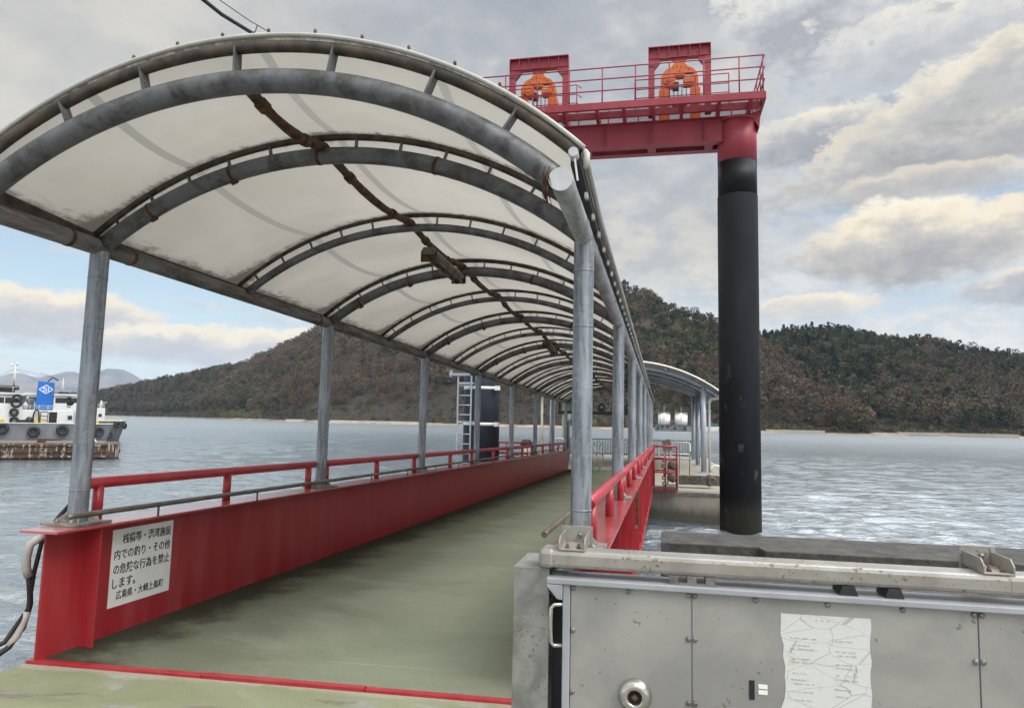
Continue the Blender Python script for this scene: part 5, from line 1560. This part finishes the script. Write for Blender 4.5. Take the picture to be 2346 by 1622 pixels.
mb = MB(); mb.tube([(-0.25, 37.5, PZ + .02), (-0.25, 37.5, 0.60), (-0.15, 37.5, 0.68), (1.17, 37.5, 0.68), (1.27, 37.5, 0.60), (1.27, 37.5, PZ + 0.02)], 0.045, 10); mb.tube([(-0.25, 37.5, 0.1), (1.27, 37.5, 0.1)], 0.03, 8)
WR.part('frame', mb, M['white'])
LG = Thing('pipe_rack', 'rusty pipe rack with slanted bars between the notice board and the white rail', 'rack', (0.6, 33.0, PZ))
mb = MB()
for z in (0.05, 0.35): mb.tube([(0.15, 33.0, z), (1.15, 33.0, z - 0.02)], 0.022, 6)
for x in (0.2, 0.65, 1.1): mb.tube([(x, 33.0, PZ), (x + 0.04, 33.0, 0.4)], 0.02, 6)
LG.part('bars', mb, M['rustlight'])
DP = Thing('downpipe', 'cream drain pipe with a right-angle elbow beside the right shelter column', 'pipe', (2.09, 35.2, PZ))
mb = MB(); mb.tube([(2.75, 35.2, 2.83), (2.2, 35.2, 2.83), (2.12, 35.2, 2.80), (2.09, 35.2, 2.72), (2.09, 35.2, PZ + 0.0)], 0.055, 12); DP.part('pipe', mb, M['cream'])
mb = MB(); mb.box(2.0, 2.18, 35.14, 35.26, 1.0, 1.06); mb.box(2.0, 2.18, 35.14, 35.26, 2.2, 2.26); DP.part('clip', mb, M['capwhite'])
mb = MB(); mb.tube([(2.15, 35.0, PZ + 0.05), (2.15, 35.0, PZ + 0.25), (2.3, 35.0, PZ + 0.34), (2.5, 35.0, PZ + 0.30), (2.55, 35.0, PZ + 0.05)], 0.06, 10)
single('vent_pipe', mb, M['white'], 'white bent vent pipe low on the pontoon at the foot of the cream drain pipe', 'pipe')
# left side of the pontoon
BL = Thing('capstan', 'beige capstan under a black cover on the left part of the pontoon', 'capstan', (-6.55, 34.6, PZ))
mb = MB(); mb.lathe([(0.26, PZ), (0.22, PZ + 0.1), (0.18, 0.1), (0.2, 0.44)], (-6.55, 34.6, 0), n=20); BL.part('post', mb, M['cream'])
mb = MB(); mb.lathe([(0.30, 0.42), (0.29, 0.50), (0.22, 0.66), (0.14, 0.71), (0.0, 0.72)], (-6.55, 34.6, 0), n=14); BL.part('cover', mb, M['cable'])
for x, y, r_, lab in ((-5.84, 34.9, 0.065, 'cream standing pipe left of the wide pale shelter column'), (-5.3, 38.6, 0.055, 'thin cream standing pipe between the left shelter columns')):
    P_ = Thing('standpipe', lab, 'pipe', (x, y, PZ))
    mb = MB(); mb.tube([(x, y, PZ), (x, y, 3.25)], r_, 10); P_.part('pipe', mb, M['cream'])
    mb = MB()
    for z in (0.5, 1.9): mb.cyl((x, y, z), (x, y, z + 0.04), r_ + 0.015, 10)
    P_.part('clamp', mb, M['capwhite'])
LB = Thing('life_ring_stand', 'white tubular frame on the left part of the pontoon between the shelter columns', 'frame', (-5.1, 35.9, PZ))
mb = MB(); mb.tube([(-5.45, 35.9, PZ), (-5.45, 35.9, 0.66), (-5.35, 35.9, 0.76), (-4.95, 35.9, 0.76), (-4.86, 35.9, 0.66), (-4.86, 35.9, PZ)], 0.05, 10); mb.tube([(-5.45, 35.9, 0.2), (-4.86, 35.9, 0.2)], 0.03, 8); LB.part('tube', mb, M['white'])
EB = Thing('electric_box', 'grey electric box on a dark post by the far left gangway columns', 'box', (-4.5, 34.3, PZ))
mb = MB(); mb.prism([(-4.60, 1.98), (-4.34, 1.98), (-4.34, 1.75), (-4.52, 1.58), (-4.60, 1.62)], 'y', 34.2, 34.4); EB.part('box', mb, M['shelter'])
mb = MB(); mb.bar((-4.5, 34.32, PZ), (-4.5, 34.32, 1.7), 0.09, 0.09, (0, 1, 0)); EB.part('post', mb, M['steeldark'])
rp_ = MB(); rg = random.Random(8)
for k in range(7): rp_.torus((-5.65 + rg.uniform(-.05, .05), 33.7 + rg.uniform(-.1, .1), PZ + 0.05 + k * 0.055), (0.2 * rg.uniform(-1, 1), 0.2, 1), 0.28 - 0.02 * k, 0.035, 18, 6)
single('rope_coil', rp_, M['rustlight'], 'brown rope coil lying on the left part of the pontoon beside the gangway end', 'rope')

# ================================================================ boats on the left
U_ = Vector((0.755, 0.656, 0)).normalized(); N__ = Vector((-U_.y, U_.x, 0))
def boat_frame(o): return Matrix(((U_.x, N__.x, 0, o[0]), (U_.y, N__.y, 0, o[1]), (0, 0, 1, 0), (0, 0, 0, 1)))
def hull(sts, zk, zd):
    """sts: (s, half beam deck, half beam keel, shift keel); centre d=2.5"""
    rows = []
    for s, hb, hk, sh in sts:
        rows.append([(s, 2.5 - hb, zd), (s + sh * .35, 2.5 - (hb * .8 + hk * .2), (zd * .65 + zk * .35)), (s + sh, 2.5 - hk, zk), (s + sh, 2.5 + hk, zk), (s + sh * .35, 2.5 + (hb * .8 + hk * .2), (zd * .65 + zk * .35)), (s, 2.5 + hb, zd), (s, 2.5 - hb, zd)])
    mb = MB(); mb.grid(rows, False)
    mb.add(rows[0][:6], [(0, 1, 2, 3, 4, 5)]); mb.add(rows[-1][:6], [(5, 4, 3, 2, 1, 0)])
    return mb
FT = boat_frame((-51.81, 50.26))
TG = Thing('tugboat', 'grey hulled tugboat with white deckhouse and blue funnel, moored behind the rusty barge', 'tugboat', (0, 2.5, WZ), frame=FT)
H1 = TG.part('hull', hull([(-9.5, 2.1, 1.8, .3), (-8.5, 2.5, 2.2, .2), (3.6, 2.5, 2.2, -.1), (5.0, 2.35, 1.7, -.4), (6.1, 1.8, .8, -.7), (6.4, 1.35, .4, -.9)], -2.6, 0.60), M['hullgrey'])
mb = MB(); mb.tube([(-9.5, 0.38, 0.63), (-8.5, -0.02, 0.63), (3.6, -0.02, 0.63), (5.0, 0.13, 0.63), (6.1, 0.68, 0.64), (6.42, 1.15, 0.65)], 0.045, 6); TG.sub('gunwale', H1, mb, M['cabin'])
mb = MB(); mb.box(-8.2, 3.40, 0.55, 4.5, 0.60, 1.74); DHs = TG.part('deckhouse', mb, M['cabin'], 0.03)
mb = MB(); mb.box(1.62, 2.20, 0.535, 0.549, 0.66, 1.58); TG.sub('door', DHs, mb, M['dark'])
mb = MB(); mb.tube([(1.02, 0.50, 0.7), (1.02, 0.50, 1.55), (1.10, 0.50, 1.63), (1.50, 0.50, 1.63), (1.55, 0.50, 1.55), (1.52, 0.50, 0.7)], 0.025, 6)
for z in (0.95, 1.25): mb.tube([(1.02, 0.5, z), (1.53, 0.5, z)], 0.018, 6)
TG.sub('ladder', DHs, mb, M['steeldark'])
mb = MB(); mb.box(2.98, 3.30, 0.537, 0.549, 0.95, 1.30); TG.sub('window', DHs, mb, M['window'])
mb = MB(); mb.box(2.90, 3.38, 0.541, 0.5495, 0.86, 1.38); TG.sub('window_frame', DHs, mb, M['capwhite'])
mb = MB()
for z in (1.92, 2.10): mb.tube([(-0.4, 0.6, z), (3.38, 0.6, z)], 0.022, 6)
for k in range(7): mb.cyl((-0.4 + k * 0.63, 0.6, 1.74), (-0.4 + k * 0.63, 0.6, 2.10), 0.022, 6)
TG.part('upper_rail', mb, M['cabin'])
mb = MB(); mb.box(-6.5, -0.75, 0.9, 4.2, 1.74, 2.98); WH = TG.part('wheelhouse', mb, M['cabin'], 0.04)
mb = MB(); mb.box(-6.3, -0.95, 0.885, 0.899, 2.25, 2.72); TG.sub('window_band', WH, mb, M['window'])
mb = MB()
for x in (-1.6, -2.3, -3.0, -3.7): mb.box(x - 0.03, x + 0.03, 0.872, 0.884, 2.22, 2.75)
TG.sub('window_post', WH, mb, M['cabin'])
mb = MB(); mb.prism([(-6.8, 2.99), (-0.55, 2.99), (-0.62, 3.12), (-6.7, 3.22)], 'y', 0.7, 4.4); TG.sub('roof', WH, mb, M['cabin'])
mb = MB(); mb.box(-3.2, -0.85, 1.4, 3.6, 3.42, 3.74); mb.box(-3.0, -1.2, 1.5, 3.5, 3.2, 3.42); TG.sub('flying_bridge', WH, mb, M['steeldark'])
mb = MB()
for x in (-0.62, -1.1): mb.cyl((x, 1.0, 3.15), (x, 1.0, 3.62), 0.02, 6)
mb.tube([(-2.0, 1.0, 3.62), (-0.62, 1.0, 3.62), (-0.62, 4.0, 3.62)], 0.02, 6); TG.sub('bridge_rail', WH, mb, M['cabin'])
mb = MB(); mb.tube([(-1.22, 2.5, 3.7), (-1.19, 2.5, 5.55)], [0.09, 0.05], 8); mb.bar((-1.6, 2.5, 5.42), (-0.95, 2.5, 5.42), 0.05, 0.04); mb.box(-1.52, -1.3, 2.4, 2.6, 5.48, 5.72); mb.lathe([(0.09, 5.5), (0.09, 5.68), (0.04, 5.76)], (-1.08, 2.5, 0), n=10)
TG.part('mast', mb, M['cabin'])
mb = MB(); mb.tube([(-1.2, 2.5, 5.2), (0.6, 1.4, 4.16)], 0.012, 5); mb.tube([(-1.2, 2.5, 5.2), (-4.5, 2.5, 3.3)], 0.012, 5); mb.tube([(-1.15, 2.5, 5.2), (2.9, 3.2, 4.2)], 0.010, 5); TG.part('stay_wire', mb, M['steeldark'])
mb = MB(); mb.prism([(0.52, 1.74), (1.80, 1.74), (1.76, 4.10), (0.66, 4.20)], 'y', 0.75, 2.1); FN = TG.part('funnel', mb, M['blue'], 0.03)
mb = MB()
cx, cz, a_, b_ = 1.25, 3.49, 0.50, 0.36
dia = [(cx - a_, cz), (cx, cz + b_), (cx + a_, cz), (cx, cz - b_)]
for i in range(4):
    p, q = dia[i], dia[(i + 1) % 4]; mb.bar((p[0], 0.742, p[1]), (q[0], 0.742, q[1]), 0.012, 0.055, (0, 0, 1))
def stroke(pts):
    for p, q in zip(pts[:-1], pts[1:]): mb.bar((cx + p[0], 0.742, cz + p[1]), (cx + q[0], 0.742, cz + q[1]), 0.012, 0.050, (0, 0, 1) if abs(p[0] - q[0]) > .02 else (1, 0, 0))
stroke([(0.06, 0.14), (-0.20, 0.14)]); stroke([(-0.20, 0.15), (-0.20, -0.01)]); stroke([(-0.22, 0.0), (0.06, 0.0)]); stroke([(0.05, 0.01), (0.05, -0.15)]); stroke([(0.06, -0.15), (-0.20, -0.15)]); stroke([(0.18, 0.14), (0.18, -0.17)])
TG.sub('funnel_mark', FN, mb, M['white'])
mb = MB(); mb.tube([(1.24, 1.4, 4.1), (1.45, 1.4, 4.36), (1.62, 1.4, 4.56), (1.85, 1.4, 4.42), (2.05, 1.4, 4.30)], 0.05, 8); mb.tube([(0.7, 1.4, 4.86), (1.6, 1.4, 4.58)], 0.02, 6); TG.part('exhaust_pipe', mb, M['cable'])
mb = MB(); mb.lathe([(0.36, 1.75), (0.36, 2.62), (0.3, 2.72)], (0.0, 2.6, 0), n=18); TG.part('deck_tank', mb, M['hullgrey'])
mb = MB(); mb.lathe([(0.2, 1.75), (0.2, 2.2), (0.06, 2.32), (0.06, 2.4)], (-0.15, 0.9, 0), n=14); TG.part('water_drum', mb, M['capwhite'])
for x in (-1.62, 0.78, 1.18, 4.4, 5.2):
    mb = MB(); mb.box(x - 0.1, x + 0.1, 0.25, 0.45, 0.60, 0.92); mb.box(x - 0.14, x + 0.14, 0.24, 0.46, 0.80, 0.86); TG.part('bollard', mb, M['yellow'])
mb = MB(); mb.lathe([(0.28, 0.62), (0.25, 0.95), (0.12, 1.15)], (0.25, 0.3, 0), n=12); mb.box(-0.55, 0.1, 0.12, 0.42, 0.62, 0.9); TG.part('deck_gear', mb, M['steeldark'])
def tyre(fr, c, ax, R0, r, lab, grp, name='tyre_fender'):
    mb = MB(); mb.torus((0, 0, 0), ax, R0, r, 26, 10)
    # flattened tread ribs
    me = mb.mesh(name, M['tyre']); o = link(name, me); o.matrix_world = fr @ Matrix.Translation(Vector(c)); props(o, lab, 'tyre', grp)
for s_, z, lab in ((-1.48, 0.16, 'large black tyre fender at the left edge of the photo on the grey tugboat hull'), (0.69, -0.08, 'large black tyre fender on the grey tugboat hull below the blue funnel'), (2.70, 0.07, 'large black tyre fender on the grey tugboat hull just left of the near column'), (5.35, -0.05, 'large black tyre fender on the bow of the grey tugboat, right of the near column')):
    tyre(FT, (s_, -0.16 + (0.35 if s_ > 5 else 0), z), (0, 1, 0) if s_ < 5 else (-0.35, 1, 0), 0.33, 0.145, lab, 'tyre fenders on the grey tugboat')
for s_, z, R0, lab in ((-0.69, 2.66, 0.27, 'topmost of the black tyres hanging in a column on the white deckhouse'), (-0.73, 2.28, 0.32, 'second tyre from the top in the hanging column on the white deckhouse'), (-0.83, 1.51, 0.25, 'third tyre from the top in the hanging column on the white deckhouse'), (-0.77, 0.80, 0.25, 'lowest of the black tyres hanging in a column on the white deckhouse')):
    tyre(FT, (s_, 0.35, z), (0.1, 1, 0.1), R0, 0.105, lab, 'tyres hanging on the white deckhouse')
mb = MB(); mb.tube([(0.52, 0.35, 0.65), (0.53, 0.33, 1.3), (0.62, 0.33, 1.66), (0.76, 0.33, 1.72), (0.88, 0.33, 1.62), (0.93, 0.33, 1.2), (0.92, 0.35, 0.65)], 0.06, 8)
single('tyre_loop', mb, M['tyre'], 'narrow black rubber loop leaning on the white deckhouse below the blue funnel', 'tyre', frame=FT)
mb = MB(); mb.torus((0.02, 0, 0.0), (0.2, 1, 0), 0.2, 0.11, 18, 8); mb.torus((0.1, 0.1, -0.18), (-0.2, 1, 0.3), 0.2, 0.11, 18, 8); mb.tube([(0, 0, -.3), (-.12, 0, -.55), (.15, 0, -.62)], 0.05, 6)
mb.v = [(p[0] + 2.98, p[1] + 0.5, p[2] + 2.62) for p in mb.v]
single('tyre_bundle', mb, M['tyre'], 'bundle of black tyres hung at the upper rail just left of the near column', 'tyres', frame=FT)
# second tugboat behind
FR = boat_frame((-66.3, 66.93))
T2 = Thing('tugboat', 'rear tugboat whose dark grey raked bow shows right of the near column', 'tugboat', (0, 2.5, WZ), frame=FR)
h2 = T2.part('hull', hull([(-10, 2.2, 1.9, .3), (-9, 2.6, 2.3, .2), (4.6, 2.6, 2.2, -.2), (6.2, 2.3, 1.5, -.5), (7.3, 1.5, .5, -.7), (7.8, 0.8, .2, -.9)], -2.6, 0.68), M['hulldark'])
mb = MB(); mb.tube([(-9, -0.1, 0.70), (4.6, -0.1, 0.70), (6.2, 0.2, 0.71), (7.3, 1.0, 0.72), (7.8, 1.7, 0.74)], 0.05, 6); T2.sub('gunwale', h2, mb, M['cream'])
mb = MB(); mb.box(-7, 5.60, 0.6, 4.6, 0.68, 2.15); d2_ = T2.part('deckhouse', mb, M['cabin'], 0.03)
mb = MB(); mb.box(4.98, 5.32, 0.585, 0.599, 1.12, 1.48); T2.sub('window', d2_, mb, M['window'])
mb = MB(); mb.tube([(4.18, 0.56, 0.8), (4.18, 0.56, 1.75), (4.5, 0.56, 1.75), (4.5, 0.56, 0.8)], 0.03, 6); T2.sub('ladder', d2_, mb, M['steeldark'])
mb = MB()
for z in (2.35, 2.55): mb.tube([(-1, 0.65, z), (5.5, 0.65, z)], 0.025, 6)
for k in range(9): mb.cyl((-1 + k * 0.81, 0.65, 2.15), (-1 + k * 0.81, 0.65, 2.55), 0.022, 6)
T2.part('upper_rail', mb, M['cabin'])
mb = MB(); mb.lathe([(0.16, 2.16), (0.16, 2.6), (0.1, 2.72), (0.12, 2.95), (0.02, 3.0)], (5.15, 1.2, 0), n=12); mb.bar((5.15, 1.2, 2.75), (5.75, 1.2, 2.8), 0.06, 0.08); T2.part('searchlight', mb, M['capwhite'])
mb = MB(); mb.box(-2.0, 3.0, 1.0, 4.2, 2.15, 3.42); w2_ = T2.part('wheelhouse', mb, M['cabin'], 0.04)
mb = MB(); mb.box(0.7, 1.7, 0.98, 0.999, 2.55, 3.18); mb.box(-1.8, 0.5, 0.98, 0.999, 2.65, 3.18); mb.box(1.9, 2.8, 0.98, 0.999, 2.65, 3.18); T2.sub('window', w2_, mb, M['window'])
mb = MB(); mb.prism([(-2.4, 3.43), (3.3, 3.43), (2.9, 3.62), (-2.2, 3.62)], 'y', 0.8, 4.4); T2.sub('roof', w2_, mb, M['cabin'])
mb = MB(); mb.box(0.9, 1.9, 1.6, 3.4, 3.64, 3.86); T2.sub('roof_box', w2_, mb, M['steeldark'])
mb = MB(); mb.tube([(1.22, 2.5, 3.62), (1.22, 2.5, 5.45)], [0.08, 0.04], 8); mb.bar((0.85, 2.5, 5.1), (1.6, 2.5, 5.1), 0.05, 0.04); mb.bar((0.98, 2.5, 4.4), (1.46, 2.5, 4.4), 0.04, 0.04); T2.part('mast', mb, M['cabin'])
for x in (4.6, 5.9, 6.4, 7.2):
    mb = MB(); mb.box(x - 0.1, x + 0.1, 1.2, 1.4, 0.68, 0.98); T2.part('bollard', mb, M['yellow'])
for s_, d_, z, ax, lab in ((6.95, 0.75, 0.24, (-.8, 1, 0), 'black tyre fender high on the bow of the rear tugboat'), (7.72, 1.5, 0.12, (-1, .5, 0), 'black tyre fender on the very tip of the rear tugboat bow'), (6.2, 0.55, -0.90, (-.4, 1, 0), 'black tyre fender low on the bow of the rear tugboat near the water')):
    tyre(FR, (s_, d_ - 0.15, z), ax, 0.26, 0.12, lab, 'tyre fenders on the rear tugboat')
# rusty barge in front
FB = boat_frame((-42.62, 39.69)); FB[2][3] = -1.75
BG = Thing('barge', 'low rusty white barge moored in front of the grey tugboat', 'barge', (-2, 2.5, 0.2), frame=FB)
out = [(-18, 0), (6.0, 0), (6.6, 0.35), (6.85, 1.0), (6.85, 4.6), (6.4, 5.2), (-18, 5.2)]
mb = MB(); mb.prism(out, 'z', -0.6, 1.20); b0 = BG.part('hull', mb, M['barge'], 0.10)
mb = MB(); mb.box(-17.9, 6.1, -0.07, -0.003, 1.02, 1.14); mb.box(-17.9, 6.1, -0.07, -0.003, 0.62, 0.72); mb.box(-17.9, 6.1, -0.09, -0.003, 0.27, 0.40)
mb.box(6.853, 6.93, 1.0, 4.5, 0.55, 0.75); BG.sub('rubbing_strake', b0, mb, M['barge'])
mb = MB(); mb.box(-17.5, 6.0, 0.3, 5.0, 1.202, 1.25); BG.part('deck', mb, M['rustlight'])
mb = MB(); mb.box(1.9, 2.4, 0.6, 1.0, 1.25, 1.52); mb.tube([(2.2, 0.8, 1.45), (3.3, 0.8, 1.45)], 0.06, 8); BG.part('mooring_bitt', mb, M['rust'])
mb = MB(); mb.tube([(4.6, 1.0, 1.86), (4.9, 1.0, 1.80), (5.2, 1.0, 1.58), (5.4, 1.0, 1.27)], 0.05, 8)
single('white_hose', mb, M['white'], 'white curved hose end rising from the rusty barge deck, right of the near column', 'hose', frame=FB)

# ================================================================ tank barge and work boat below the hill
def far_tank(x, y, r_, h, z0, lab):
    T = Thing('storage_tank', lab, 'tank', (x, y, z0), 'white tanks on the far barge')
    mb = MB(); mb.lathe([(r_, z0), (r_, z0 + h), (r_ * 0.5, z0 + h + 0.35), (0.3, z0 + h + 0.55), (0.3, z0 + h + 0.9), (0.0, z0 + h + 0.95)], (x, y, 0), n=32); T.part('shell', mb, M['white'])
    mb = MB()
    for z in (0.5, 0.95): mb.torus((x, y, z0 + h + z), (0, 0, 1), r_ - 0.05, 0.05, 28, 5)
    for k in range(20): a = k * math.pi / 10; mb.cyl((x + (r_ - .05) * math.cos(a), y + (r_ - .05) * math.sin(a), z0 + h - .02), (x + (r_ - .05) * math.cos(a), y + (r_ - .05) * math.sin(a), z0 + h + 0.95), 0.05, 5)
    mb.cyl((x, y, z0 + h + .9), (x, y, z0 + h + 3.6), 0.09, 6); T.part('top_rail', mb, M['capwhite'])
    mb = MB(); mb.box(x - 0.10, x + 0.10, y - r_ - 0.12, y - r_ - 0.02, z0, z0 + h); T.part('ladder', mb, M['shelter'])
BY = 322.0
TB = Thing('tank_barge', 'grey flat barge carrying two white tanks below the hill', 'barge', (4.4, BY, WZ))
mb = MB(); mb.prism([(-3.9, 0), (-3.9, 8), (12.6, 8), (12.6, 0)], 'z', WZ - 1, 0.3); mb.v = [(p[0], p[1] + BY - 4, p[2]) for p in mb.v]; h_ = TB.part('hull', mb, M['hullgrey'], 0.1)
mb = MB(); mb.box(-3.5, 11.6, BY - 3.6, BY + 3.6, 0.30, 1.12); TB.part('deck_block', mb, M['hulldark'])
mb = MB(); mb.tube([(2.6, BY - 3.9, 1.1), (2.6, BY - 3.9, 2.5), (5.2, BY - 3.9, 2.5)], 0.18, 8); TB.part('red_pipe', mb, M['red'])
for i, x in enumerate((-2.6, -0.6, 1.5, 4.6, 8.8)):
    tyre(Matrix(), (x, BY - 4.2, 0.3 if i in (1, 2) else -0.3), (0, 1, 0), 0.42, 0.2, 'small black tyre fender on the far grey tank barge', 'tyre fenders on the far tank barge')
far_tank(0.05, BY, 2.6, 4.2, 1.12, 'left one of two white storage tanks on the far barge')
far_tank(7.3, BY, 2.65, 4.2, 1.12, 'right one of two white storage tanks on the far barge')
WBt = Thing('work_boat', 'white work boat with blue and green loads right of the far tank barge', 'boat', (20.5, 325, WZ))
mb = MB(); mb.prism([(17.6, -1.2), (17.2, 0.5), (23.4, 0.7), (22.6, -1.2)], 'y', 322, 326); mb.prism([(17.8, -2), (17.6, -1.201), (22.6, -1.201), (22.4, -2)], 'y', 322.2, 325.8)
mb2 = MB(); WBt.part('hull', mb, M['cabin'])
mb = MB(); mb.box(18.6, 20.2, 323, 325, 0.6, 2.6); WBt.part('tarpaulin', mb, M['blue'], 0.2)
mb = MB(); mb.box(20.4, 22.6, 323, 325, 0.65, 1.95); WBt.part('deck_load', mb, M['greenpaint'], 0.1)
mb = MB(); mb.box(12.9, 14.3, 321.5, 325, -0.4, 1.8); mb.box(12.7, 14.0, 321.2, 324, -2, -0.4)
single('small_boat', mb, M['cream'], 'small cream boat cabin between the tank barge and the work boat', 'boat')

# ---------------------------------------------------------------- haze: the air that turns the far mountains blue
if True:
    hm = bpy.data.materials.new('haze_air'); hm.use_nodes = True
    t = NT(hm.node_tree); t.n.clear()
    pv = t.n.new('ShaderNodeVolumePrincipled')
    pv.inputs['Color'].default_value = (0.70, 0.83, 1.0, 1.0); pv.inputs['Density'].default_value = 0.00007
    pv.inputs['Anisotropy'].default_value = 0.2
    ou = t.n.new('ShaderNodeOutputMaterial'); t.l.new(pv.outputs[0], ou.inputs['Volume'])
    mb = MB(); mb.box(-9100, 9100, -500, 9100, -5.0, 420.0)
    structure('haze', mb, hm, 'stuff')
